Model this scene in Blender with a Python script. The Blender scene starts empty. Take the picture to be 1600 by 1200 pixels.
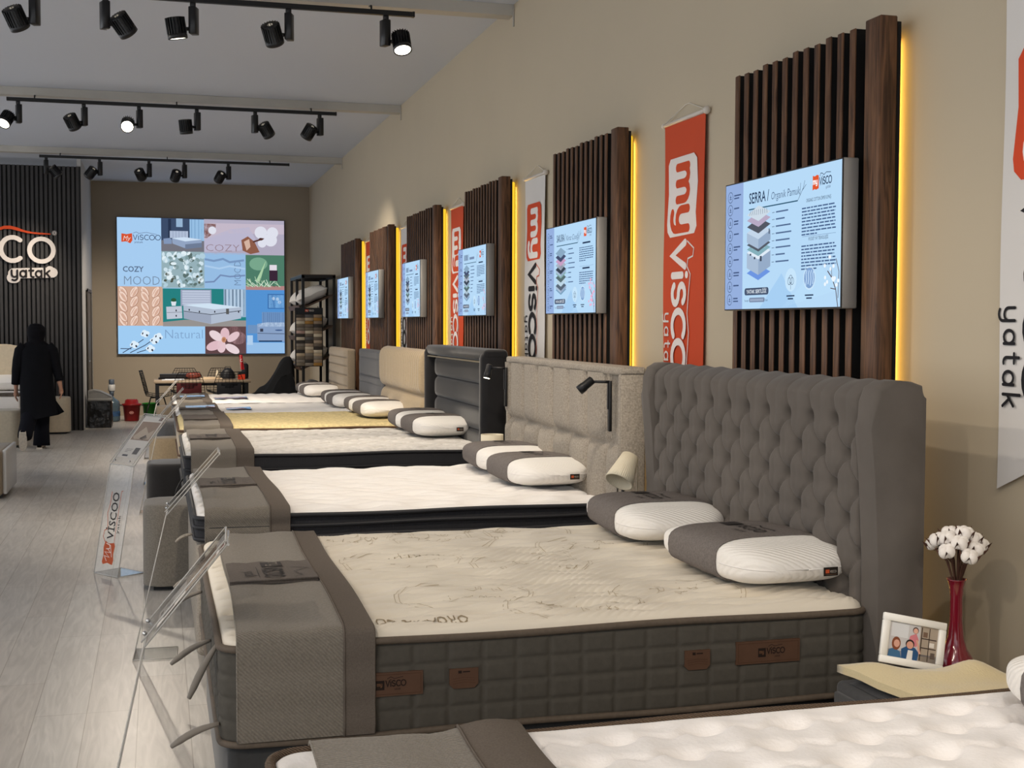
import bpy, bmesh, math, random
from mathutils import Vector, Matrix
from math import pi, sin, cos, tan, atan, atan2, sqrt, radians as R
random.seed(7)
S = bpy.context.scene
COL = S.collection

# ---------------------------------------------------------------- camera
cam_d = bpy.data.cameras.new('camera'); cam_d.sensor_width = 36.0; cam_d.lens = 45.0
cam_d.clip_start = 0.05; cam_d.clip_end = 120
cam = bpy.data.objects.new('camera', cam_d); COL.objects.link(cam)
YAW = atan(553/2000.0); PITCH = atan(94.4/2000.0); ROLL = .003
_f = Vector((sin(YAW)*cos(PITCH), cos(YAW)*cos(PITCH), -sin(PITCH)))
_r0 = Vector((cos(YAW), -sin(YAW), 0)); _u0 = _r0.cross(_f)
_r = _r0*cos(ROLL)+_u0*sin(ROLL); _u = _u0*cos(ROLL)-_r0*sin(ROLL)
m = Matrix.Identity(4)
for i in range(3):
    m[i][0] = _r[i]; m[i][1] = _u[i]; m[i][2] = -_f[i]
m[0][3], m[1][3], m[2][3] = 0, 0, 1.62
cam.matrix_world = m
S.camera = cam
# ---------------------------------------------------------------- view, world
S.view_settings.view_transform = 'Standard'; S.view_settings.look = 'None'
S.view_settings.exposure = 0.0; S.view_settings.gamma = 1.0; S.view_settings.use_curve_mapping = False
W = bpy.data.worlds.new('hall_light'); S.world = W; W.use_nodes = True
bg = W.node_tree.nodes['Background']; bg.inputs[0].default_value = (0.93, 0.96, 1.0, 1); bg.inputs[1].default_value = 1.35
SPOT_W = 150.0        # power of one track spotlight
SPOT_COL = (1.0, 0.875, 0.72)

XW, YB, ZC = 2.64, 23.25, 4.05     # right wall, back wall, ceiling

# ---------------------------------------------------------------- materials
def lin(c):
    c = c/255.0
    return c/12.92 if c <= .04045 else ((c+.055)/1.055)**2.4
def rgb(h):
    if isinstance(h, str):
        h = h.lstrip('#'); h = tuple(int(h[i:i+2], 16) for i in (0, 2, 4))
    return (lin(h[0]), lin(h[1]), lin(h[2]), 1)
_mats = {}
def mat(name, col, rough=.6, metal=0, spec=.4, sheen=0, noise=None, bump=None, weave=None, mottled=None, coat=0, trans=0, emit=0):
    """noise=(scale, dark factor) colour variation; bump=(scale, strength, distance); weave=(scale, direction, strength)"""
    if name in _mats: return _mats[name]
    M = bpy.data.materials.new(name); M.use_nodes = True; nt = M.node_tree; N = nt.nodes; L = nt.links
    P = N['Principled BSDF']; c = rgb(col)
    P.inputs['Base Color'].default_value = c; P.inputs['Roughness'].default_value = rough
    P.inputs['Metallic'].default_value = metal; P.inputs['Specular IOR Level'].default_value = spec
    P.inputs['Sheen Weight'].default_value = sheen; P.inputs['Sheen Roughness'].default_value = .4
    P.inputs['Coat Weight'].default_value = coat; P.inputs['Transmission Weight'].default_value = trans
    if emit:
        P.inputs['Emission Color'].default_value = c; P.inputs['Emission Strength'].default_value = emit
    tc = N.new('ShaderNodeTexCoord')
    src = None
    if noise:
        n = N.new('ShaderNodeTexNoise'); n.inputs['Scale'].default_value = noise[0]; n.inputs['Detail'].default_value = 4
        L.new(tc.outputs['Object'], n.inputs['Vector'])
        r = N.new('ShaderNodeMapRange'); r.inputs[1].default_value = .3; r.inputs[2].default_value = .7
        r.inputs[3].default_value = noise[1]; r.inputs[4].default_value = 1.0
        L.new(n.outputs[0], r.inputs[0])
        mx = N.new('ShaderNodeVectorMath'); mx.operation = 'SCALE'
        rg = N.new('ShaderNodeRGB'); rg.outputs[0].default_value = c
        L.new(rg.outputs[0], mx.inputs[0]); L.new(r.outputs[0], mx.inputs['Scale'])
        L.new(mx.outputs[0], P.inputs['Base Color']); src = mx
    hgt = None
    if weave:
        wv = N.new('ShaderNodeTexWave'); wv.inputs['Scale'].default_value = weave[0]; wv.bands_direction = weave[1]
        wv.inputs['Distortion'].default_value = 1.2; wv.inputs['Detail'].default_value = 1; wv.inputs['Detail Scale'].default_value = 3
        L.new(tc.outputs['Object'], wv.inputs['Vector']); hgt = wv.outputs['Color']
        if len(weave) > 3:
            r2 = N.new('ShaderNodeMapRange'); r2.inputs[3].default_value = weave[3]; r2.inputs[4].default_value = 1.0
            L.new(wv.outputs['Color'], r2.inputs[0])
            m2 = N.new('ShaderNodeVectorMath'); m2.operation = 'SCALE'
            if src: L.new(src.outputs[0], m2.inputs[0])
            else: m2.inputs[0].default_value = c[:3]
            L.new(r2.outputs[0], m2.inputs['Scale']); L.new(m2.outputs[0], P.inputs['Base Color'])
        b = N.new('ShaderNodeBump'); b.inputs['Strength'].default_value = weave[2]; b.inputs['Distance'].default_value = .004
        L.new(hgt, b.inputs['Height']); L.new(b.outputs[0], P.inputs['Normal'])
    if bump:
        n = N.new('ShaderNodeTexNoise'); n.inputs['Scale'].default_value = bump[0]; n.inputs['Detail'].default_value = 3
        L.new(tc.outputs['Object'], n.inputs['Vector'])
        b2 = N.new('ShaderNodeBump'); b2.inputs['Strength'].default_value = bump[1]; b2.inputs['Distance'].default_value = bump[2]
        L.new(n.outputs[0], b2.inputs['Height'])
        if weave: L.new(b.outputs[0], b2.inputs['Normal'])
        L.new(b2.outputs[0], P.inputs['Normal'])
    _mats[name] = M
    return M
def emis(col, k=1.0):
    name = 'lit_%s_%.2f' % (col if isinstance(col, str) else '%d_%d_%d' % tuple(col), k)
    if name in _mats: return _mats[name]
    M = bpy.data.materials.new(name); M.use_nodes = True; nt = M.node_tree
    nt.nodes.clear(); o = nt.nodes.new('ShaderNodeOutputMaterial'); e = nt.nodes.new('ShaderNodeEmission')
    e.inputs[0].default_value = rgb(col); e.inputs[1].default_value = k
    nt.links.new(e.outputs[0], o.inputs[0]); _mats[name] = M
    return M
def flat(col):
    return mat('ink_%s' % (col if isinstance(col, str) else '%d_%d_%d' % tuple(col)), col, rough=.65, spec=.25)

# ---------------------------------------------------------------- objects
rootloc = {}
def props(o, label=None, cat=None, group=None, kind=None):
    if label: o['label'] = label
    if cat: o['category'] = cat
    if group: o['group'] = group
    if kind: o['kind'] = kind
    return o
def thing(name, label, cat, loc=(0, 0, 0), rotz=0, group=None, local=False):
    o = bpy.data.objects.new(name, None); COL.objects.link(o); o.location = loc; o.rotation_euler = (0, 0, rotz)
    o.empty_display_size = .1
    rootloc[o.name] = Vector((0, 0, 0)) if local else Vector(loc)
    return props(o, label, cat, group)
class MB:
    """collects shapes in one bmesh"""
    def __init__(s): s.bm = bmesh.new()
    def add(s, vs, fs, smooth=False):
        v = [s.bm.verts.new(p) for p in vs]
        for f in fs:
            try:
                q = s.bm.faces.new([v[i] for i in f]); q.smooth = smooth
            except ValueError: pass
        return s
    def box(s, x0, x1, y0, y1, z0, z1, r=0, seg=2, M=None):
        b = bmesh.new(); vs = [b.verts.new((x, y, z)) for x in (x0, x1) for y in (y0, y1) for z in (z0, z1)]
        for f in ((0, 1, 3, 2), (4, 6, 7, 5), (0, 4, 5, 1), (2, 3, 7, 6), (0, 2, 6, 4), (1, 5, 7, 3)): b.faces.new([vs[i] for i in f])
        if r: bmesh.ops.bevel(b, geom=b.edges[:], offset=r, segments=seg, profile=.5, affect='EDGES')
        s.merge(b, M, smooth=bool(r)); return s
    def merge(s, b, M=None, smooth=False):
        b.verts.index_update(); mp = []
        for v in b.verts:
            mp.append(s.bm.verts.new(M @ v.co if M else v.co))
        for f in b.faces:
            try:
                q = s.bm.faces.new([mp[v.index] for v in f.verts]); q.smooth = smooth or f.smooth
            except ValueError: pass
        b.free()
    def tube(s, pts, r, n=8, closed=False, cap=True, flatz=1.0):
        pts = [Vector(p) for p in pts]; rr = r if isinstance(r, (list, tuple)) else [r]*len(pts)
        rings = []; up = Vector((0, 0, 1)); prev = None
        for i, p in enumerate(pts):
            a = pts[i-1] if (i > 0 or closed) else p; b = pts[(i+1) % len(pts)] if (i < len(pts)-1 or closed) else p
            t = (b-a)
            if t.length < 1e-9: t = Vector((0, 0, 1))
            t.normalize()
            if prev is None:
                u = t.cross(up)
                if u.length < .05: u = t.cross(Vector((1, 0, 0)))
            else:
                u = prev - t*prev.dot(t)
                if u.length < 1e-5: u = t.cross(up)
            u.normalize(); prev = u; w = t.cross(u)
            rings.append([s.bm.verts.new(p+u*(rr[i]*cos(2*pi*k/n))+w*(rr[i]*flatz*sin(2*pi*k/n))) for k in range(n)])
        m_ = len(rings)
        for i in range(m_ if closed else m_-1):
            A, B = rings[i], rings[(i+1) % m_]
            for k in range(n):
                try:
                    f = s.bm.faces.new((A[k], A[(k+1) % n], B[(k+1) % n], B[k])); f.smooth = True
                except ValueError: pass
        if cap and not closed:
            for rg in (rings[0][::-1], rings[-1]):
                try: s.bm.faces.new(rg)
                except ValueError: pass
        return s
    def lathe(s, prof, n=24, o=(0, 0, 0), M=None, cap=True):
        o = Vector(o); rings = []
        for (r, z) in prof:
            rg = []
            for k in range(n):
                p = Vector((r*cos(2*pi*k/n), r*sin(2*pi*k/n), z))
                rg.append(s.bm.verts.new((M @ p if M else p)+o))
            rings.append(rg)
        for A, B in zip(rings, rings[1:]):
            for k in range(n):
                f = s.bm.faces.new((A[k], A[(k+1) % n], B[(k+1) % n], B[k])); f.smooth = True
        if cap:
            s.bm.faces.new(rings[0][::-1]); s.bm.faces.new(rings[-1])
        return s
    def grid(s, fn, nu, nv, closed_u=False, smooth=True):
        """fn(u,v) u,v in 0..1"""
        g = [[s.bm.verts.new(fn(i/nu, j/nv)) for j in range(nv+1)] for i in range(nu if closed_u else nu+1)]
        n = len(g)
        for i in range(nu):
            for j in range(nv):
                a, b = g[i], g[(i+1) % n]
                try:
                    f = s.bm.faces.new((a[j], b[j], b[j+1], a[j+1])); f.smooth = smooth
                except ValueError: pass
        return s
    def prism(s, pts, d, z0=0, M=None):
        """polygon pts (x,y) extruded d along z"""
        n = len(pts); T = (lambda p: M @ Vector(p)) if M else (lambda p: Vector(p))
        a = [s.bm.verts.new(T((p[0], p[1], z0))) for p in pts]; b = [s.bm.verts.new(T((p[0], p[1], z0+d))) for p in pts]
        s.bm.faces.new(a[::-1]); s.bm.faces.new(b)
        for i in range(n): s.bm.faces.new((a[i], a[(i+1) % n], b[(i+1) % n], b[i]))
        return s
    def sphere(s, c, r, nu=12, nv=8, sc=(1, 1, 1), M=None):
        c = Vector(c)
        def fn(u, v):
            p = Vector((r*sc[0]*cos(2*pi*u)*sin(pi*v), r*sc[1]*sin(2*pi*u)*sin(pi*v), -r*sc[2]*cos(pi*v)))
            return (M @ p if M else p)+c
        return s.grid(fn, nu, nv, closed_u=True)
    def build(s, name, material, parent=None, root=None, loc=None, recalc=True, weld=False):
        if weld: bmesh.ops.remove_doubles(s.bm, verts=s.bm.verts[:], dist=1e-5)
        if recalc: bmesh.ops.recalc_face_normals(s.bm, faces=s.bm.faces[:])
        me = bpy.data.meshes.new(name)
        off = Vector((0, 0, 0))
        if parent is not None:
            r = parent
            while r.parent: r = r.parent
            off = rootloc.get(r.name, Vector((0, 0, 0)))
        elif loc is not None: off = Vector(loc)
        if off.length > 0: bmesh.ops.translate(s.bm, verts=s.bm.verts[:], vec=-off)
        s.bm.to_mesh(me); s.bm.free()
        o = bpy.data.objects.new(name, me); COL.objects.link(o)
        if parent is not None: o.parent = parent
        elif loc is not None:
            o.location = loc; rootloc[o.name] = Vector(loc)
        for m_ in (material if isinstance(material, (list, tuple)) else [material]): me.materials.append(m_)
        return o
def single(mb, name, material, label, cat, loc=(0, 0, 0), group=None, kind=None):
    return props(mb.build(name, material, loc=loc), label, cat, group, kind)
def struct(mb, name, material): return props(mb.build(name, material), kind='structure')
def copy_tree(o, parent=None):
    c = o.copy(); COL.objects.link(c)
    if parent is not None: c.parent = parent
    for ch in o.children: copy_tree(ch, c)
    return c
def dup(o, loc, rotz=None, label=None, group=None):
    c = copy_tree(o); c.location = loc
    if rotz is not None: c.rotation_euler.z = rotz
    if label: c['label'] = label
    if group: c['group'] = group
    return c

# ---------------------------------------------------------------- lettering
_tx = {}
def text_geo(s, off=0.0, shear=0.0):
    k = (s, off, shear)
    if k in _tx: return _tx[k]
    cu = bpy.data.curves.new('t', 'FONT'); cu.body = s; cu.size = 1; cu.offset = off; cu.shear = shear; cu.resolution_u = 2; cu.fill_mode = 'FRONT'
    ob = bpy.data.objects.new('t', cu); COL.objects.link(ob)
    dg = bpy.context.evaluated_depsgraph_get(); dg.update()
    me = bpy.data.meshes.new_from_object(ob.evaluated_get(dg))
    vs = [(v.co.x, v.co.y) for v in me.vertices]; fs = [tuple(p.vertices) for p in me.polygons]
    bpy.data.objects.remove(ob); bpy.data.curves.remove(cu); bpy.data.meshes.remove(me)
    _tx[k] = (vs, fs); return _tx[k]
def arc(cx, cy, rx, ry, a0, a1, n=10):
    return [(cx+rx*cos(R(a0+(a1-a0)*i/n)), cy+ry*sin(R(a0+(a1-a0)*i/n))) for i in range(n+1)]
GL = {  # rounded stroke letters: strokes, advance
 'V': ([[(0, 1), (.38, 0), (.76, 1)]], .95), 'I': ([[(.08, 0), (.08, .78)], [(.08, 1.12), (.08, 1.13)]], .38),
 'S': ([arc(.3, .75, .28, .25, 25, 265, 12)+arc(.3, .25, .3, .25, 85, -155, 12)], .85),
 'C': ([arc(.48, .5, .48, .5, 50, 310, 16)], .98), 'O': ([arc(.5, .5, .5, .5, 0, 360, 24)], 1.15),
 'y': ([[(0, .62), (0, .25)]+arc(.24, .24, .24, .24, 180, 360, 8), [(.48, .62), (.48, -.1)]+arc(.22, -.1, .26, .22, 0, -130, 6)], .72),
 'a': ([arc(.25, .3, .25, .3, 0, 360, 16), [(.5, .62), (.5, 0)]], .75),
 't': ([[(.15, .9), (.15, .2)]+arc(.32, .18, .17, .18, 180, 290, 5), [(0, .62), (.36, .62)]], .55),
 'k': ([[(0, 1), (0, 0)], [(.42, .62), (.04, .28)], [(.16, .38), (.44, 0)]], .62),
 'm': ([[(0, 0), (0, .62)], [(0, .35)]+arc(.2, .38, .2, .24, 180, 0, 8)+[(.4, 0)], [(.4, .35)]+arc(.6, .38, .2, .24, 180, 0, 8)+[(.8, 0)]], 1.05),
}
class Canvas:
    """flat printed artwork: coloured shapes in layers on a plane"""
    def __init__(s, o, U, V, k=1.0, step=.0005):
        s.o = Vector(o); s.U = Vector(U).normalized(); s.V = Vector(V).normalized(); s.N = s.U.cross(s.V); s.k = k; s.step = step
        s.items = []; s.lay = 1; s.warp = None
    def up(s, n=1): s.lay += n; return s
    def poly(s, pts, col): s.items.append((list(pts), [tuple(range(len(pts)))], col, s.lay)); return s
    def rect(s, x, y, w, h, col): return s.poly([(x, y), (x+w, y), (x+w, y+h), (x, y+h)], col)
    def rrect(s, x, y, w, h, r, col):
        p = arc(x+w-r, y+r, r, r, -90, 0, 4)+arc(x+w-r, y+h-r, r, r, 0, 90, 4)+arc(x+r, y+h-r, r, r, 90, 180, 4)+arc(x+r, y+r, r, r, 180, 270, 4)
        return s.poly(p, col)
    def ell(s, x, y, rx, ry, col, rot=0, n=18):
        c, q = cos(R(rot)), sin(R(rot))
        return s.poly([(x+rx*cos(t)*c-ry*sin(t)*q, y+rx*cos(t)*q+ry*sin(t)*c) for t in [2*pi*i/n for i in range(n)]], col)
    def line(s, pts, w, col, round_=False):
        vs = []; fs = []; P = [pts[0]]
        for p in pts[1:]:
            if abs(p[0]-P[-1][0])+abs(p[1]-P[-1][1]) > 1e-7: P.append(p)
        if len(P) < 2: P = [P[0], (P[0][0]+1e-4, P[0][1])]
        closed = len(P) > 3 and abs(P[0][0]-P[-1][0])+abs(P[0][1]-P[-1][1]) < 1e-6
        if closed: P = P[:-1]
        n = len(P)
        def dr(a, b):
            dx, dy = b[0]-a[0], b[1]-a[1]; l = sqrt(dx*dx+dy*dy) or 1e-9; return dx/l, dy/l
        for i, p in enumerate(P):
            a = dr(P[i-1], p) if (i > 0 or closed) else None; b = dr(p, P[(i+1) % n]) if (i < n-1 or closed) else None
            a = a or b; b = b or a; nx, ny = -(a[1]+b[1]), a[0]+b[0]; q = nx*nx+ny*ny
            if q < .15: nx, ny, k = -a[1], a[0], 1.0
            else: k = 2/q; k = min(k, 2.2/sqrt(q))
            vs += [(p[0]+nx*k*w/2, p[1]+ny*k*w/2), (p[0]-nx*k*w/2, p[1]-ny*k*w/2)]
        for i in range(n if closed else n-1):
            j = (i+1) % n; fs.append((2*i, 2*i+1, 2*j+1, 2*j))
        if round_ and not closed:
            for p, e, sg in ((P[0], dr(P[0], P[1]), 1), (P[-1], dr(P[-2], P[-1]), -1)):
                i = len(vs); a0 = atan2(e[1], e[0])+(pi/2 if sg > 0 else -pi/2)
                vs += [(p[0]+w/2*cos(a0+pi*k/8), p[1]+w/2*sin(a0+pi*k/8)) for k in range(9)]; fs.append(tuple(range(i, i+9)))
        s.nl = (getattr(s, 'nl', 0)+1) % 4
        s.items.append((vs, fs, col, s.lay+.15*s.nl)); return s
    def ring(s, x, y, rx, ry, w, col, n=24): return s.line(arc(x, y, rx, ry, 0, 360, n), w, col)
    def text(s, t, x, y, h, col, w=None, off=0, shear=0, rot=0, center=False):
        vs, fs = text_geo(t, off, shear)
        if not vs: return s
        mx = max(v[0] for v in vs); k = h/.72; kx = (w/mx if w else k); c, q = cos(R(rot)), sin(R(rot)); ox = -mx*kx/2 if center else 0
        s.items.append(([(x+(vx*kx+ox)*c-vy*k*q, y+(vx*kx+ox)*q+vy*k*c) for vx, vy in vs], fs, col, s.lay)); return s
    def letters(s, t, x, y, h, col, sw=.2, rot=0, ky=1.0, gap=0, kx=1.0):
        c, q = cos(R(rot)), sin(R(rot)); cx = 0
        for ch in t:
            st, adv = GL[ch]
            for pl in st:
                s.line([(x+(cx+px*kx)*h*c-py*h*ky*q, y+(cx+px*kx)*h*q+py*h*ky*c) for px, py in pl], sw*h, col, True)
            cx += adv*kx+gap
        return s
    def words(s, x, y, w, lines, lh, col, th=.5, rag=.15, rnd=None):
        rnd = rnd or random.Random(3)
        for i in range(lines):
            cx = x; end = x+w*(1-rag*rnd.random()) if i < lines-1 else x+w*.45
            while cx < end:
                l = w*rnd.uniform(.05, .16); l = min(l, end-cx)
                s.rect(cx, y-i*lh, l, lh*th, col); cx += l+w*.02
        return s
    def build(s, name, parent=None, emit=0, thick=0, loc=None, matf=None):
        bm = bmesh.new(); cols = []
        for vs, fs, col, lay in s.items:
            if col not in cols: cols.append(col)
            mi = cols.index(col); d = lay*s.step
            def T(x, y, d):
                if s.warp: return s.warp(x, y, d)
                return s.o+s.U*(x*s.k)+s.V*(y*s.k)+s.N*d
            v = [bm.verts.new(T(x, y, d+thick)) for x, y in vs]
            v0 = [bm.verts.new(T(x, y, d)) for x, y in vs] if thick else None
            for f in fs:
                try:
                    q = bm.faces.new([v[i] for i in f]); q.material_index = mi
                except ValueError: continue
                if thick and len(fs) < 400:
                    for a, b in zip(f, f[1:]+f[:1]):
                        try:
                            q = bm.faces.new((v[b], v[a], v0[a], v0[b])); q.material_index = mi
                        except ValueError: pass
        mb = MB(); mb.bm.free(); mb.bm = bm
        f = matf or ((lambda c: emis(c, emit)) if emit else flat)
        return mb.build(name, [f(c) for c in cols], parent, recalc=False, loc=loc)

# shared materials
M_BLACK = mat('matt_black_paint', (22, 22, 24), .45)
M_CHROME = mat('chrome', (200, 200, 200), .15, metal=1)
# ================================================================ THE SETTING
def floor_mat():
    M = bpy.data.materials.new('oak_plank_floor'); M.use_nodes = True; nt = M.node_tree; N = nt.nodes; L = nt.links; P = N['Principled BSDF']
    tc = N.new('ShaderNodeTexCoord'); mp = N.new('ShaderNodeMapping'); mp.inputs['Rotation'].default_value = (0, 0, R(90)); mp.inputs['Location'].default_value = (0, .095, 0)
    L.new(tc.outputs['Object'], mp.inputs[0])
    br = N.new('ShaderNodeTexBrick'); br.inputs['Scale'].default_value = 1; br.inputs['Brick Width'].default_value = 1.38; br.inputs['Row Height'].default_value = .205
    br.inputs['Mortar Size'].default_value = .0022; br.inputs['Mortar Smooth'].default_value = .3; br.offset = .37; br.offset_frequency = 3; br.inputs['Bias'].default_value = 0
    br.inputs['Color1'].default_value = rgb((204, 199, 192)); br.inputs['Color2'].default_value = rgb((195, 188, 180)); br.inputs['Mortar'].default_value = rgb((160, 152, 142))
    L.new(mp.outputs[0], br.inputs['Vector'])
    m2 = N.new('ShaderNodeMapping'); m2.inputs['Scale'].default_value = (9, .9, 1); L.new(tc.outputs['Object'], m2.inputs[0])
    n = N.new('ShaderNodeTexNoise'); n.inputs['Scale'].default_value = 2.2; n.inputs['Detail'].default_value = 8; n.inputs['Distortion'].default_value = 2.2
    L.new(m2.outputs[0], n.inputs['Vector'])
    r = N.new('ShaderNodeMapRange'); r.inputs[1].default_value = .3; r.inputs[2].default_value = .7; r.inputs[3].default_value = .80; r.inputs[4].default_value = 1.06
    L.new(n.outputs[0], r.inputs[0])
    n3 = N.new('ShaderNodeTexNoise'); n3.inputs['Scale'].default_value = .9; n3.inputs['Detail'].default_value = 3; L.new(tc.outputs['Object'], n3.inputs['Vector'])
    r3 = N.new('ShaderNodeMapRange'); r3.inputs[1].default_value = .3; r3.inputs[2].default_value = .7; r3.inputs[3].default_value = .9; r3.inputs[4].default_value = 1.05
    L.new(n3.outputs[0], r3.inputs[0]); mu = N.new('ShaderNodeMath'); mu.operation = 'MULTIPLY'; L.new(r.outputs[0], mu.inputs[0]); L.new(r3.outputs[0], mu.inputs[1])
    s = N.new('ShaderNodeVectorMath'); s.operation = 'SCALE'; L.new(br.outputs['Color'], s.inputs[0]); L.new(mu.outputs[0], s.inputs['Scale'])
    L.new(s.outputs[0], P.inputs['Base Color']); P.inputs['Roughness'].default_value = .34; P.inputs['Specular IOR Level'].default_value = .35
    b = N.new('ShaderNodeBump'); b.inputs['Strength'].default_value = .15; b.inputs['Distance'].default_value = .002
    L.new(n.outputs[0], b.inputs['Height']); L.new(b.outputs[0], P.inputs['Normal'])
    return M
M_WALL = mat('cream_wall_paint', (196, 183, 160), .8, spec=.2, noise=(1.5, .97), bump=(60, .04, .001))
M_CEIL = mat('white_ceiling_board', (206, 211, 221), .85, spec=.2)
struct(MB().box(-7, XW, -4, YB, -.1, 0), 'floor', floor_mat())
struct(MB().box(-7, XW, -4, YB, ZC, ZC+.1), 'ceiling', M_CEIL)
struct(MB().box(XW, XW+.12, -4, YB+.12, -.1, ZC+.1), 'wall_right', M_WALL)
struct(MB().box(-7, XW, YB, YB+.12, -.1, ZC+.1), 'wall_back', mat('taupe_wall_paint', (166, 154, 137), .8, spec=.2, noise=(1.5, .97)))
M_BEAM = mat('brushed_aluminium_beam', (196, 192, 184), .5, metal=.25, noise=(3, .9))
for i, y in enumerate((0.0, 4.75, 9.52, 14.22, 18.95)):
    mb = MB().box(-7, XW-.002, y, y+.14, ZC-.085, ZC-.001)
    mb.box(XW-.012, XW-.003, y-.015, y+.0, ZC-.17, ZC-.01)
    struct(mb, 'trim_%d' % (i+1), M_BEAM)
# partition of dark vertical battens at the left, with its light return towards the back wall
M_BATTEN = mat('charcoal_batten', (60, 58, 58), .55, noise=(8, .85))
PX = -1.085; PY = 20.2
mb = MB(); x = PX-.03; k = 0
while x > -4.6:
    mb.box(x-.038, x, PY-.018, PY+.012, 0, ZC-.12); x -= .0635; k += 1
mb2 = MB().box(-4.6, PX-.004, PY+.012, PY+.03, 0, ZC-.12)
mb2.box(PX-.03, PX-.004, PY-.018, PY+.012, 0, ZC-.12)
struct(mb, 'trim_6', M_BATTEN)
struct(mb2, 'wall_left', mat('black_batten_backing', (20, 20, 21), .7))
struct(MB().box(PX-.06, PX, PY+.031, YB-.001, 0, ZC-.001), 'wall_return', mat('white_return_wall', (190, 188, 186), .8))
d1 = struct(MB().box(PX+.001, PX+.02, 21.15, 22.2, 0.001, 2.1), 'door_1', mat('grey_door', (96, 88, 78), .6))
MB().box(PX+.02, PX+.035, 21.10, 21.15, 0, 2.14).box(PX+.02, PX+.035, 22.2, 22.25, 0, 2.14).box(PX+.02, PX+.035, 21.1, 22.25, 2.1, 2.15).build('door_frame', mat('steel_door_frame', (60, 56, 50), .5), d1)
MB().box(PX+.02, PX+.06, 21.25, 21.27, 1.0, 1.02).box(PX+.05, PX+.06, 21.25, 21.37, 1.0, 1.02).build('door_handle', M_CHROME, d1)

# ================================================================ TRACK LIGHTS
M_TRACK = mat('black_track', (18, 18, 19), .4)
M_SPOT = mat('black_spotlight_housing', (20, 20, 22), .38, spec=.5)
ZT = 3.9
def rail(y, x0, x1, label):
    t = thing('track_rail', label, 'track rail', ((x0+x1)/2, y, ZT), group='ceiling track rails' if y < 5 else None)
    MB().box(x0, x1, y-.018, y+.018, ZT-.015, ZT+.02).box(x0, x1, y-.007, y+.007, ZT-.016, ZT-.015).build('rail', M_TRACK, t)
    yb = min((0.0, 4.75, 9.52, 14.22, 18.95), key=lambda b: abs(b-y))
    for q in (.08, .5, .92): MB().tube([(x0+(x1-x0)*q, y, ZT+.015), (x0+(x1-x0)*q, y+.01, ZT+.05), (x0+(x1-x0)*q, yb+.03, ZC-.083)], .007, 6).build('hanger', M_TRACK, t)
    MB().box(x1-.012, x1+.004, y-.02, y+.02, ZT-.017, ZT+.022).build('end_cap', M_TRACK, t)
rail(9.45, -2.1, 1.85, 'black track rail across the ceiling nearest the camera, carrying the largest spotlights')
rail(14.12, -1.47, 1.90, 'black track rail across the middle of the ceiling, six spotlights on it')
rail(18.82, -1.55, 1.85, 'black track rail farthest back, near the big screen')
rail(4.68, -3.3, 2.0, 'black track rail across the ceiling beyond the top of the photo')
rail(-.07, -3.3, 2.0, 'black track rail across the ceiling beyond the top of the photo')
def spotlight(x, y, aim, side, label, lit=True, group=None, power=1.0, cone=62, boxrot=0):
    """aim: world direction of the beam; side: +1 head hangs right of its driver box, -1 left"""
    t = thing('track_spotlight', label, 'spotlight', (x, y, ZT-.015), group=group)
    z = ZT-.015
    MB().box(x-.02, x+.02, y-.016, y+.016, z-.035, z, .003, 1).build('adapter', M_SPOT, t)
    bx = x-side*.005
    Mr = Matrix.Translation((bx, y, 0)) @ Matrix.Rotation(boxrot, 4, 'Z')
    MB().box(-.026, .026, -.04, .04, z-.225, z-.035, .004, 1, M=Mr).build('driver_box', M_SPOT, t)
    a = Vector(aim).normalized(); c = Vector((x+side*.115, y-.01, z-.19))
    MB().tube([(bx+side*.02, y, z-.19), tuple(c-Vector((side*.05, 0, 0)))], .014, 8).build('swivel', M_SPOT, t)
    q = a.to_track_quat('Z', 'Y').to_matrix().to_4x4(); Mx = Matrix.Translation(c) @ q
    mb = MB().lathe([(.02, -.075), (.052, -.075), (.057, -.068), (.062, .04), (.069, .045), (.069, .075), (.062, .075), (.058, .066)], 24, M=q, o=c, cap=False)
    for k in range(20):
        an = 2*pi*k/20
        mb.box(.054, .069, -.0022, .0022, -.072, .04, M=Mx @ Matrix.Rotation(an, 4, 'Z'))
    h = mb.build('head', M_SPOT, t)
    MB().lathe([(.0005, .064), (.059, .064), (.06, .070), (.001, .066)], 20, M=q, o=c).build('lens', emis((255, 244, 220), 9.0) if lit else mat('dark_lens', (60, 60, 60), .2), h)
    if lit:
        l = bpy.data.lights.new('spot_beam', 'SPOT'); l.energy = SPOT_W*power; l.color = SPOT_COL; l.spot_size = R(cone); l.spot_blend = .85; l.shadow_soft_size = .045
        lo = bpy.data.objects.new('spot_beam', l); COL.objects.link(lo)
        lo.matrix_world = Matrix.Translation(c+a*.085-rootloc[t.name]) @ (-a).to_track_quat('Z', 'Y').to_matrix().to_4x4()
        lo.parent = t
    return t
A_ = [(-.80, (.35, .55, -.8), -1, 'leftmost spotlight on the nearest rail, cut by the top left corner, finned black head'),
      (-.33, (.55, .5, -.7), 1, 'black finned spotlight on the nearest rail above the batten wall, tilted right'),
      (.26, (.15, .12, -.97), -1, 'black finned spotlight on the nearest rail, third from the left, hanging almost straight down'),
      (.93, (.3, .6, -.75), -1, 'black finned spotlight on the nearest rail, second from its right end, turned away'),
      (1.64, (.05, -.42, -.9), 1, 'bright spotlight at the right end of the nearest rail, glowing lens turned to the camera')]
for x, a, sd, lb in A_: spotlight(x, 9.45, a, sd, lb, boxrot=.35*sd, power=1.35)
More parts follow.
